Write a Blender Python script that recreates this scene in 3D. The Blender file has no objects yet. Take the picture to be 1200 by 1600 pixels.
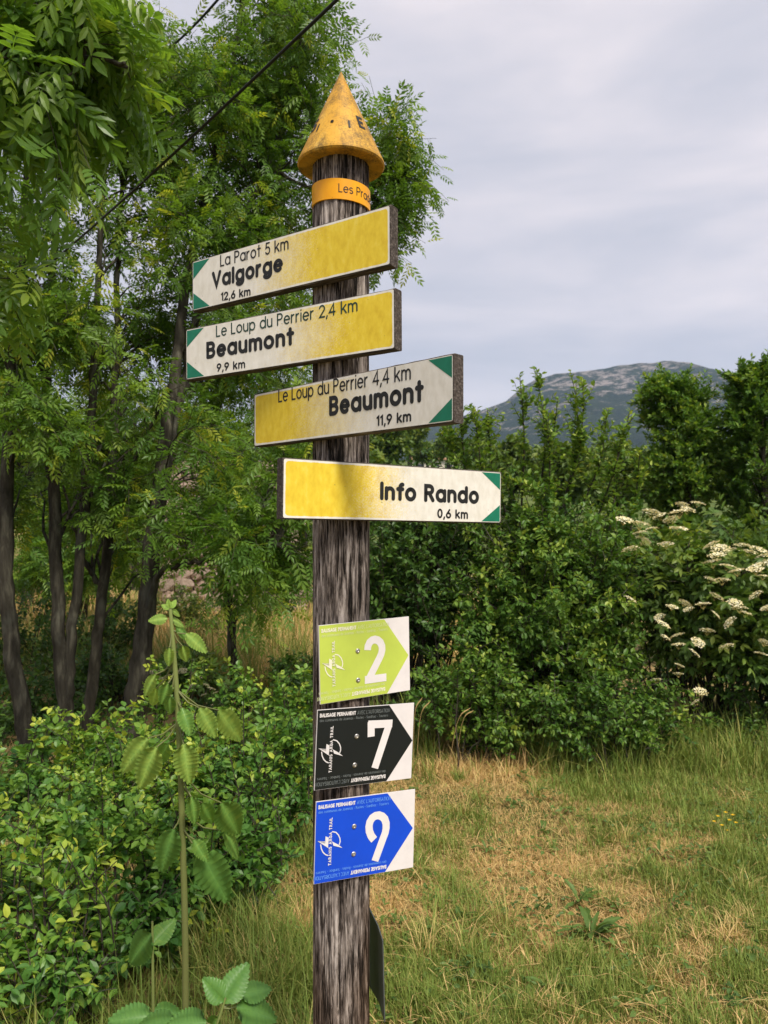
import bpy, math, random
import numpy as np
from mathutils import Matrix, Vector

rng = np.random.default_rng(7)
random.seed(7)
R = math.radians
scene = bpy.context.scene
col = scene.collection

# ------------------------------------------------------------------ camera
EYE = 1.6          # camera height above the ground at the post
FPX = 1200.0       # focal length in pixels of the 1200 x 1600 picture
HOR = 820.0        # row of the horizon
cam_d = bpy.data.cameras.new('camera')
cam = bpy.data.objects.new('camera', cam_d)
col.objects.link(cam)
cam.location = (0, 0, EYE)
cam.rotation_euler = (R(90), 0, 0)
cam_d.sensor_fit = 'VERTICAL'
cam_d.sensor_height = 36.0
cam_d.sensor_width = 27.0
cam_d.lens = 36.0 * FPX / 1600
cam_d.shift_y = (HOR - 800) / 1600
cam_d.clip_start = 0.05
cam_d.clip_end = 20000
cam_d.dof.use_dof = True
cam_d.dof.focus_distance = 1.70
cam_d.dof.aperture_fstop = 9.0
scene.camera = cam

# ------------------------------------------------------------------ light
SUN_TO = Vector((0.36, -0.62, 1.0)).normalized()      # direction towards the sun
SUN_EL = math.asin(SUN_TO.z)
SUN_AZ = math.atan2(SUN_TO.x, SUN_TO.y)
world = bpy.data.worlds.new('World')
scene.world = world
world.use_nodes = True
wn, wl = world.node_tree.nodes, world.node_tree.links
wn.clear()
def wnode(t, **k):
    n = wn.new(t)
    for a, b in k.items():
        setattr(n, a, b)
    return n
w_out = wnode('ShaderNodeOutputWorld')
w_bg = wnode('ShaderNodeBackground')
w_bg.inputs['Strength'].default_value = 0.10
w_sky = wnode('ShaderNodeTexSky', sky_type='NISHITA')
w_sky.sun_disc = False
w_sky.sun_elevation = SUN_EL
w_sky.sun_rotation = SUN_AZ
w_tc = wnode('ShaderNodeTexCoord')
w_map = wnode('ShaderNodeMapping')
w_map.inputs['Scale'].default_value = (1.0, 1.0, 4.2)
w_map.inputs['Location'].default_value = (0.35, 0.2, 0.15)
w_n1 = wnode('ShaderNodeTexNoise')
w_n1.inputs['Scale'].default_value = 2.6
w_n1.inputs['Detail'].default_value = 5
w_n1.inputs['Roughness'].default_value = 0.5
w_n1.inputs['Distortion'].default_value = 0.25
w_r1 = wnode('ShaderNodeValToRGB')
e = w_r1.color_ramp.elements
e[0].position, e[0].color = 0.34, (4.5, 4.5, 5.05, 1)
e[1].position, e[1].color = 0.68, (6.9, 6.3, 6.45, 1)
m = e.new(0.50); m.color = (5.5, 5.25, 5.65, 1)
w_mix = wnode('ShaderNodeMix', data_type='RGBA')
w_mix.inputs['Factor'].default_value = 0.94       # an almost closed cloud layer over the blue
wl.new(w_tc.outputs['Generated'], w_map.inputs['Vector'])
wl.new(w_map.outputs['Vector'], w_n1.inputs['Vector'])
wl.new(w_n1.outputs['Fac'], w_r1.inputs['Fac'])
wl.new(w_sky.outputs['Color'], w_mix.inputs[6])
wl.new(w_r1.outputs['Color'], w_mix.inputs[7])
wl.new(w_mix.outputs[2], w_bg.inputs['Color'])
wl.new(w_bg.outputs['Background'], w_out.inputs['Surface'])

sun_d = bpy.data.lights.new('sun', 'SUN')
sun_d.energy = 3.9
sun_d.angle = R(16)
sun_d.color = (1.0, 0.93, 0.80)
sun = bpy.data.objects.new('sun', sun_d)
col.objects.link(sun)
sun.location = (4, -4, 9)
sun.rotation_euler = (-SUN_TO).to_track_quat('-Z', 'Y').to_euler()

scene.view_settings.view_transform = 'Standard'
scene.view_settings.look = 'None'
scene.view_settings.exposure = 0.48
scene.view_settings.gamma = 1.0
scene.view_settings.use_curve_mapping = False
scene.render.engine = 'CYCLES'
scene.cycles.use_denoising = True
scene.cycles.max_bounces = 8
scene.cycles.transmission_bounces = 6
scene.cycles.volume_bounces = 1

# ------------------------------------------------------------------ helpers
def at(px, py, d):
    """point at depth d metres that the photograph shows at pixel (px, py)"""
    return np.array([(px - 600) / FPX * d, d, EYE + (HOR - py) / FPX * d])

def tag(o, label=None, cat=None, group=None, kind=None):
    if label: o['label'] = label
    if cat: o['category'] = cat
    if group: o['group'] = group
    if kind: o['kind'] = kind
    return o

def empty(name, loc=(0, 0, 0), rz=0.0):
    o = bpy.data.objects.new(name, None)
    col.objects.link(o)
    o.location = loc
    o.rotation_euler = (0, 0, rz)
    o.empty_display_size = 0.1
    return o

def mesh_np(name, V, F, tint=None, smooth=False):
    """mesh from numpy arrays, all triangles or all quads"""
    V = np.asarray(V, np.float32).reshape(-1, 3)
    F = np.asarray(F, np.int32)
    k = F.shape[1]
    me = bpy.data.meshes.new(name)
    me.vertices.add(len(V))
    me.vertices.foreach_set('co', V.ravel())
    me.loops.add(F.size)
    me.loops.foreach_set('vertex_index', F.ravel())
    me.polygons.add(len(F))
    me.polygons.foreach_set('loop_start', np.arange(0, F.size, k, dtype=np.int32))
    me.polygons.foreach_set('use_smooth', np.full(len(F), bool(smooth)))
    me.update(calc_edges=True)
    if tint is not None:
        a = me.attributes.new('tint', 'FLOAT', 'POINT')
        a.data.foreach_set('value', np.asarray(tint, np.float32))
    me.validate()
    return me

def obj(name, me, mat=None, parent=None, loc=None, mw=None):
    o = bpy.data.objects.new(name, me)
    col.objects.link(o)
    if mat is not None and not me.materials:
        me.materials.append(mat)
    if parent is not None:
        o.parent = parent
    if mw is not None:
        o.matrix_local = mw
    elif loc is not None:
        o.location = loc
    return o

class Geo:
    """collects triangles / quads (as triangles)"""
    def __init__(s):
        s.V, s.F, s.T, s.n = [], [], [], 0
    def add(s, V, F, t=0.5):
        V = np.asarray(V, float).reshape(-1, 3)
        F = np.asarray(F, int)
        if F.shape[1] == 4:
            F = np.concatenate([F[:, [0, 1, 2]], F[:, [0, 2, 3]]])
        s.V.append(V); s.F.append(F + s.n)
        s.T.append(np.full(len(V), t) if np.isscalar(t) else np.asarray(t))
        s.n += len(V)
    def mesh(s, name, smooth=False):
        if not s.V:
            return bpy.data.meshes.new(name)
        return mesh_np(name, np.concatenate(s.V), np.concatenate(s.F), np.concatenate(s.T), smooth)

def unit(a):
    a = np.asarray(a, float)
    return a / (np.linalg.norm(a, axis=-1, keepdims=True) + 1e-9)

def tube(geo, P, r, sides=6, t=0.5, cap=True):
    P = np.asarray(P, float); n = len(P)
    r = np.full(n, r) if np.isscalar(r) else np.asarray(r, float)
    T = unit(np.gradient(P, axis=0))
    ref = np.array([0, 0, 1.0]) if abs(T[0, 2]) < 0.9 else np.array([1.0, 0, 0])
    A = unit(np.cross(T, ref)); B = np.cross(T, A)
    a = np.linspace(0, 2 * np.pi, sides, endpoint=False)
    ring = (A[:, None] * np.cos(a)[None, :, None] + B[:, None] * np.sin(a)[None, :, None]) * r[:, None, None] + P[:, None]
    i = np.arange(n - 1)[:, None]; j = np.arange(sides)[None]
    j2 = (j + 1) % sides
    F = np.stack([i * sides + j, i * sides + j2, (i + 1) * sides + j2, (i + 1) * sides + j], -1).reshape(-1, 4)
    V = ring.reshape(-1, 3)
    geo.add(V, F, t)
    if cap:
        o = geo.n
        geo.add(np.concatenate([ring[-1], P[-1:] + T[-1:] * r[-1]]), [[k, (k + 1) % sides, sides] for k in range(sides)], t)

def spline(P, n):
    """Catmull-Rom through the points"""
    P = np.asarray(P, float)
    Q = np.concatenate([[2 * P[0] - P[1]], P, [2 * P[-1] - P[-2]]])
    u = np.linspace(0, len(P) - 1, n)
    i = np.minimum(u.astype(int), len(P) - 2); f = (u - i)[:, None]
    a, b, c, d = Q[i], Q[i + 1], Q[i + 2], Q[i + 3]
    return 0.5 * (2 * b + (c - a) * f + (2 * a - 5 * b + 4 * c - d) * f ** 2 + (3 * b - a - 3 * c + d) * f ** 3)

def vnoise(x, y, seed=0):
    """2-D value noise in 0..1"""
    x = np.asarray(x, float); y = np.asarray(y, float)
    xi = np.floor(x).astype(np.int64); yi = np.floor(y).astype(np.int64)
    fx = x - xi; fy = y - yi
    fx = fx * fx * (3 - 2 * fx); fy = fy * fy * (3 - 2 * fy)
    def h(a, b):
        v = (a * 374761393 + b * 668265263 + seed * 974634533) & 0x7fffffff
        v = ((v ^ (v >> 13)) * 1274126177) & 0x7fffffff
        v = v ^ (v >> 16)
        return (v & 0xffff) / 65535.0
    return (h(xi, yi) * (1 - fx) + h(xi + 1, yi) * fx) * (1 - fy) + (h(xi, yi + 1) * (1 - fx) + h(xi + 1, yi + 1) * fx) * fy

def fbm(x, y, seed=0, o=4):
    s = 0; a = 0.5; n = 0
    for k in range(o):
        s = s + a * vnoise(x * 2 ** k, y * 2 ** k, seed + k); n += a; a *= 0.5
    return s / n

def ground_z(x, y):
    x = np.asarray(x, float); y = np.asarray(y, float)
    z = 0.10 * (fbm(x * 0.55, y * 0.55, 3) - 0.5) + 0.05 * (fbm(x * 2.1, y * 2.1, 9) - 0.5)
    s = np.clip(y - 13, 0, None)
    z = z + 0.11 * s * s / (s + 10) * np.exp(-np.clip(y - 120, 0, None) / 2500)   # the meadow climbs gently behind the trees
    l = np.clip(-x - 1.0, 0, 40) * np.clip((y - 12) / 8, 0, 1)
    z = z + 0.20 * l * np.clip(1 - (y - 60) / 60, 0, 1)
    return z

# ------------------------------------------------------------------ materials
def mat_new(name):
    m = bpy.data.materials.new(name)
    m.use_nodes = True
    n = m.node_tree.nodes; l = m.node_tree.links
    n.clear()
    out = n.new('ShaderNodeOutputMaterial')
    return m, n, l, out

def ramp(n, stops, interp='LINEAR'):
    r = n.new('ShaderNodeValToRGB')
    r.color_ramp.interpolation = interp
    el = r.color_ramp.elements
    while len(el) > 1: el.remove(el[-1])
    for k, (p, c) in enumerate(stops):
        c = tuple(c) + (1,) if len(c) == 3 else c
        if k == 0: el[0].position, el[0].color = p, c
        else:
            q = el.new(p); q.color = c
    return r

def noise(n, l, vec, scale, detail=4, rough=0.55, dist=0.0):
    t = n.new('ShaderNodeTexNoise')
    t.inputs['Scale'].default_value = scale
    t.inputs['Detail'].default_value = detail
    t.inputs['Roughness'].default_value = rough
    t.inputs['Distortion'].default_value = dist
    if vec is not None: l.new(vec, t.inputs['Vector'])
    return t

def coords(n, l, kind='Object', scale=(1, 1, 1), loc=(0, 0, 0)):
    tc = n.new('ShaderNodeTexCoord'); mp = n.new('ShaderNodeMapping')
    mp.inputs['Scale'].default_value = scale
    mp.inputs['Location'].default_value = loc
    l.new(tc.outputs[kind], mp.inputs['Vector'])
    return mp.outputs['Vector']

def mixc(n, l, fac, a, b, blend='MIX'):
    m = n.new('ShaderNodeMix'); m.data_type = 'RGBA'; m.blend_type = blend
    for s, v in ((0, fac), (6, a), (7, b)):
        if hasattr(v, 'is_output'): l.new(v, m.inputs[s])
        elif s == 0: m.inputs[0].default_value = v
        else: m.inputs[s].default_value = tuple(v) + (1,)
    return m.outputs[2]

def math_(n, l, op, a, b=None, c=None, clamp=False):
    m = n.new('ShaderNodeMath'); m.operation = op; m.use_clamp = clamp
    for k, v in enumerate((a, b, c)):
        if v is None: continue
        if hasattr(v, 'is_output'): l.new(v, m.inputs[k])
        else: m.inputs[k].default_value = v
    return m.outputs[0]

def principled(n, l, out, color, rough=0.6, spec=0.3, bump=None, bump_s=0.3, bump_d=0.002, metal=0.0):
    p = n.new('ShaderNodeBsdfPrincipled')
    if hasattr(color, 'is_output'): l.new(color, p.inputs['Base Color'])
    else: p.inputs['Base Color'].default_value = tuple(color) + (1,)
    if hasattr(rough, 'is_output'): l.new(rough, p.inputs['Roughness'])
    else: p.inputs['Roughness'].default_value = rough
    p.inputs['Specular IOR Level'].default_value = spec
    p.inputs['Metallic'].default_value = metal
    if bump is not None:
        b = n.new('ShaderNodeBump')
        b.inputs['Strength'].default_value = bump_s
        b.inputs['Distance'].default_value = bump_d
        l.new(bump, b.inputs['Height'])
        l.new(b.outputs['Normal'], p.inputs['Normal'])
    l.new(p.outputs['BSDF'], out.inputs['Surface'])
    return p

def leaf_mat(name, stops, transl=0.35, rough=0.45, spec=0.35, tcol=(1.25, 1.2, 0.55)):
    m, n, l, out = mat_new(name)
    a = n.new('ShaderNodeAttribute'); a.attribute_name = 'tint'
    r = ramp(n, stops); l.new(a.outputs['Fac'], r.inputs['Fac'])
    p = principled(n, l, out, r.outputs['Color'], rough, spec)
    t = n.new('ShaderNodeBsdfTranslucent')
    tc = mixc(n, l, 1.0, r.outputs['Color'], tcol, 'MULTIPLY')
    l.new(tc, t.inputs['Color'])
    mx = n.new('ShaderNodeMixShader'); mx.inputs[0].default_value = transl
    l.new(p.outputs['BSDF'], mx.inputs[1]); l.new(t.outputs['BSDF'], mx.inputs[2])
    l.new(mx.outputs['Shader'], out.inputs['Surface'])
    return m

def bark_mat(name, dark, mid, light, scale=1.0):
    m, n, l, out = mat_new(name)
    v = coords(n, l, 'Object', (14 * scale, 14 * scale, 3.2 * scale))
    t = noise(n, l, v, 1.6, 6, 0.62, 0.3)
    v2 = coords(n, l, 'Object', (1, 1, 0.7))
    t2 = noise(n, l, v2, 3.0, 4)
    r = ramp(n, [(0.3, dark), (0.52, mid), (0.75, light)])
    l.new(t.outputs['Fac'], r.inputs['Fac'])
    lich = ramp(n, [(0.55, (0, 0, 0)), (0.72, (1, 1, 1))]); l.new(t2.outputs['Fac'], lich.inputs['Fac'])
    f = math_(n, l, 'MULTIPLY', lich.outputs['Color'], 0.45)
    c = mixc(n, l, f, r.outputs['Color'], (0.20, 0.21, 0.17))
    principled(n, l, out, c, 0.85, 0.15, t.outputs['Fac'], 0.6, 0.01)
    return m

def plain_mat(name, color, rough=0.5, spec=0.4, metal=0.0, wear=0.12, scale=40):
    m, n, l, out = mat_new(name)
    t = noise(n, l, coords(n, l), scale, 5, 0.6)
    r = ramp(n, [(0.3, tuple(c * (1 - wear) for c in color)), (0.7, tuple(min(1, c * (1 + wear)) for c in color))])
    l.new(t.outputs['Fac'], r.inputs['Fac'])
    principled(n, l, out, r.outputs['Color'], rough, spec, t.outputs['Fac'], 0.08, 0.001, metal)
    return m

# foliage base colours (linear)
M_ASH = leaf_mat('ash_leaf', [(0, (0.053, 0.125, 0.018)), (0.5, (0.101, 0.205, 0.028)), (0.85, (0.186, 0.304, 0.037)), (1, (0.384, 0.428, 0.046))], 0.48)
M_ASHN = leaf_mat('ash_leaf_near', [(0, (0.068, 0.151, 0.027)), (0.6, (0.142, 0.263, 0.034)), (1, (0.298, 0.403, 0.052))], 0.50, 0.38, 0.45)
M_PLUM = leaf_mat('plum_leaf', [(0, (0.046, 0.112, 0.021)), (0.55, (0.098, 0.203, 0.030)), (0.9, (0.201, 0.308, 0.046)), (1, (0.332, 0.416, 0.061))], 0.36)
M_DARK = leaf_mat('hedge_leaf', [(0, (0.041, 0.098, 0.021)), (0.6, (0.085, 0.171, 0.030)), (1, (0.184, 0.275, 0.046))], 0.34)
M_ELDER = leaf_mat('elder_leaf', [(0, (0.051, 0.112, 0.023)), (0.6, (0.106, 0.188, 0.032)), (1, (0.222, 0.290, 0.044))], 0.36)
M_FAR = leaf_mat('far_leaf', [(0, (0.054, 0.105, 0.021)), (0.6, (0.117, 0.186, 0.032)), (1, (0.268, 0.295, 0.046))], 0.35)
M_BRAM = leaf_mat('bramble_leaf', [(0, (0.041, 0.121, 0.026)), (0.5, (0.088, 0.209, 0.034)), (0.8, (0.177, 0.310, 0.040)), (1, (0.442, 0.512, 0.066))], 0.36, 0.42, 0.4)
M_BIG = leaf_mat('big_leaf', [(0, (0.077, 0.204, 0.050)), (0.5, (0.163, 0.330, 0.066)), (1, (0.462, 0.600, 0.115))], 0.36, 0.42, 0.4)
M_WEED = leaf_mat('weed_leaf', [(0, (0.05, 0.10, 0.025)), (0.5, (0.095, 0.165, 0.035)), (1, (0.16, 0.23, 0.05))], 0.3, 0.5, 0.3)
M_GRASS = leaf_mat('grass_blade', [(0, (0.534, 0.325, 0.139)), (0.3, (0.650, 0.464, 0.209)), (0.48, (0.487, 0.418, 0.139)), (0.62, (0.220, 0.255, 0.058)), (0.85, (0.162, 0.244, 0.046)), (1, (0.255, 0.325, 0.070))], 0.30, 0.55, 0.2, (1.1, 1.1, 0.7))
M_STEM = leaf_mat('green_stem', [(0, (0.10, 0.09, 0.035)), (0.5, (0.15, 0.17, 0.055)), (1, (0.24, 0.30, 0.09))], 0.12)
M_UMBEL = leaf_mat('elderflower', [(0, (0.62, 0.50, 0.18)), (0.5, (0.78, 0.70, 0.42)), (1, (0.84, 0.80, 0.62))], 0.25, 0.7, 0.1, (1, 1, 0.9))
M_YELL = leaf_mat('yellow_petal', [(0, (0.70, 0.38, 0.02)), (1, (0.75, 0.50, 0.03))], 0.25, 0.6, 0.1, (1, 1, 0.9))
M_BARK = bark_mat('ash_bark', (0.014, 0.012, 0.009), (0.045, 0.040, 0.030), (0.13, 0.12, 0.09))
M_TWIG = bark_mat('twig_bark', (0.022, 0.018, 0.013), (0.048, 0.040, 0.030), (0.09, 0.08, 0.06), 2)

# ------------------------------------------------------------------ ground, mountain, haze
def build_ground():
    def axis(lim, near, nn, nf):
        a = np.linspace(-near, near, nn)
        b = near * (lim / near) ** (np.arange(1, nf + 1) / nf)
        return np.concatenate([-b[::-1], a, b])
    X = axis(9000, 9, 150, 40)
    Y = np.concatenate([-axis(9000, 4, 30, 30)[::-1][axis(9000, 4, 30, 30)[::-1] > 0][::1] * 1.0, np.linspace(0, 16, 140), 16 * (9000 / 16) ** (np.arange(1, 56) / 55)])
    Y = np.unique(np.round(Y, 4))
    XX, YY = np.meshgrid(X, Y)
    ZZ = ground_z(XX, YY)
    far = np.clip((np.hypot(XX, YY) - 150) / 400, 0, 1)
    ZZ = ZZ * (1 - far) + far * 9.0
    V = np.stack([XX, YY, ZZ], -1).reshape(-1, 3)
    nx, ny = len(X), len(Y)
    i = np.arange(ny - 1)[:, None]; j = np.arange(nx - 1)[None]
    F = np.stack([i * nx + j, i * nx + j + 1, (i + 1) * nx + j + 1, (i + 1) * nx + j], -1).reshape(-1, 4)
    m, n, l, out = mat_new('ground_soil')
    v = coords(n, l)
    a = noise(n, l, v, 1.3, 5, 0.6); b = noise(n, l, v, 26, 6, 0.7); c = noise(n, l, v, 0.02, 5, 0.6)
    straw = ramp(n, [(0.3, (0.16, 0.105, 0.045)), (0.55, (0.34, 0.235, 0.10)), (0.75, (0.46, 0.34, 0.16))]); l.new(b.outputs['Fac'], straw.inputs['Fac'])
    green = ramp(n, [(0.3, (0.035, 0.05, 0.014)), (0.7, (0.10, 0.12, 0.03))]); l.new(b.outputs['Fac'], green.inputs['Fac'])
    f = ramp(n, [(0.42, (0, 0, 0)), (0.60, (1, 1, 1))]); l.new(a.outputs['Fac'], f.inputs['Fac'])
    cc = mixc(n, l, f.outputs['Color'], straw.outputs['Color'], green.outputs['Color'])
    sepg = n.new('ShaderNodeSeparateXYZ'); l.new(v, sepg.inputs[0])
    fy = math_(n, l, 'MULTIPLY_ADD', sepg.outputs['Y'], 0.12, -1.9, True)      # the mown meadow ends in scrub
    scr = ramp(n, [(0.35, (0.05, 0.08, 0.02)), (0.65, (0.12, 0.15, 0.04))]); l.new(noise(n, l, v, 0.4, 6, 0.7).outputs['Fac'], scr.inputs['Fac'])
    cc = mixc(n, l, fy, cc, scr.outputs['Color'])
    principled(n, l, out, cc, 0.95, 0.1, b.outputs['Fac'], 0.7, 0.02)
    o = obj('ground', mesh_np('ground', V, F, smooth=True), m)
    tag(o, kind='structure')
build_ground()

def build_mountain():
    # ridge: (pixel column, pixel row) of the skyline, seen 1900 m away
    prof = np.array([(-900, 780), (-300, 740), (200, 716), (560, 690), (640, 672), (700, 657), (745, 640), (790, 626), (815, 604), (840, 590), (870, 584), (905, 579),
                     (950, 573), (1000, 568), (1045, 563), (1075, 566), (1105, 576), (1145, 588), (1200, 604), (1300, 640), (1500, 690), (2200, 770)], float)
    D0 = 1900.0
    xs = (prof[:, 0] - 600) / FPX * D0; zs = EYE + (HOR - prof[:, 1]) / FPX * D0
    X = np.concatenate([np.linspace(-2400, -100, 60), np.linspace(-90, 1300, 260), np.linspace(1310, 2600, 40)])
    Rg = np.interp(X, xs, zs)
    rough = (fbm(X / 60.0, X * 0, 5, 5) - 0.5) * 16
    T = np.linspace(0, 1.35, 130)                 # 0 foot, 1 ridge, beyond: the far side
    XX, TT = np.meshgrid(X, T)
    Y = 700 + TT * (D0 - 700)
    s = np.clip(TT, 0, 1)
    shape = s ** 1.15
    Z = 6 + (Rg[None] - 6) * np.where(TT <= 1, shape, 1 - (TT - 1) * 1.5)
    er = (fbm(XX / 170.0, Y / 260.0, 21, 6) - 0.5) * 150 * s * (1.02 - s) * 2.2
    rg = -np.abs(fbm(XX / 90.0 + Y / 400.0, Y / 300.0, 31, 5) - 0.5) * 130 * s * np.clip(1.0 - s, 0, 1) * 2
    Z = np.maximum(Z + er + rg + rough[None] * np.clip(s - 0.5, 0, 1), 2)
    # keep the front slope below the sight line of the ridge
    lim = EYE + (Rg[None] - EYE) * (Y / D0)
    Z = np.where(TT < 1, np.minimum(Z, lim - 2 + rough[None] * s), Z)
    nx, ny = len(X), len(T)
    i = np.arange(ny - 1)[:, None]; j = np.arange(nx - 1)[None]
    F = np.stack([i * nx + j, i * nx + j + 1, (i + 1) * nx + j + 1, (i + 1) * nx + j], -1).reshape(-1, 4)
    m, n, l, out = mat_new('mountain_scrub')
    v = coords(n, l, 'Object', (1, 1, 1.6))
    a = noise(n, l, v, 0.024, 8, 0.75, 0.2); b = noise(n, l, v, 0.09, 8, 0.78); g = noise(n, l, v, 0.0045, 3, 0.5)
    scrub = ramp(n, [(0.35, (0.012, 0.020, 0.010)), (0.62, (0.034, 0.046, 0.018)), (0.8, (0.075, 0.074, 0.035))]); l.new(b.outputs['Fac'], scrub.inputs['Fac'])
    rock = ramp(n, [(0.3, (0.13, 0.11, 0.10)), (0.7, (0.42, 0.36, 0.33))]); l.new(b.outputs['Fac'], rock.inputs['Fac'])
    sep = n.new('ShaderNodeSeparateXYZ'); l.new(coords(n, l), sep.inputs[0])
    hgt = math_(n, l, 'MULTIPLY_ADD', sep.outputs['Z'], 0.0006, -0.10)
    s1 = math_(n, l, 'ADD', a.outputs['Fac'], hgt)
    s2 = math_(n, l, 'MULTIPLY_ADD', g.outputs['Fac'], 0.55, -0.27)
    s3 = math_(n, l, 'ADD', s1, s2)
    s4 = math_(n, l, 'MULTIPLY_ADD', b.outputs['Fac'], 0.5, -0.25)
    s5 = math_(n, l, 'ADD', s3, s4)
    f = ramp(n, [(0.62, (0, 0, 0)), (0.71, (1, 1, 1))]); l.new(s5, f.inputs['Fac'])
    c = mixc(n, l, f.outputs['Color'], scrub.outputs['Color'], rock.outputs['Color'])
    principled(n, l, out, c, 0.95, 0.05, b.outputs['Fac'], 1.0, 9.0)
    o = obj('mountain', mesh_np('mountain', np.stack([XX, Y, Z], -1), F, smooth=True), m)
    tag(o, kind='structure')
build_mountain()

def build_haze():
    x, y0, y1, z0, z1 = 9200, -9200, 9200, -3, 640
    V = [(sx * x, yy, zz) for zz in (z0, z1) for yy in (y0, y1) for sx in (-1, 1)]
    F = [(0, 2, 3, 1), (4, 5, 7, 6), (0, 1, 5, 4), (2, 6, 7, 3), (0, 4, 6, 2), (1, 3, 7, 5)]
    m, n, l, out = mat_new('haze_air')
    v = n.new('ShaderNodeVolumePrincipled')
    v.inputs['Color'].default_value = (0.50, 0.68, 1.0, 1)
    v.inputs['Density'].default_value = 0.00014
    v.inputs['Anisotropy'].default_value = 0.2
    l.new(v.outputs['Volume'], out.inputs['Volume'])
    o = obj('haze', mesh_np('haze', V, F), m)
    tag(o, 'pale blue air haze over the far mountain', 'haze', kind='stuff')
build_haze()

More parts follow.
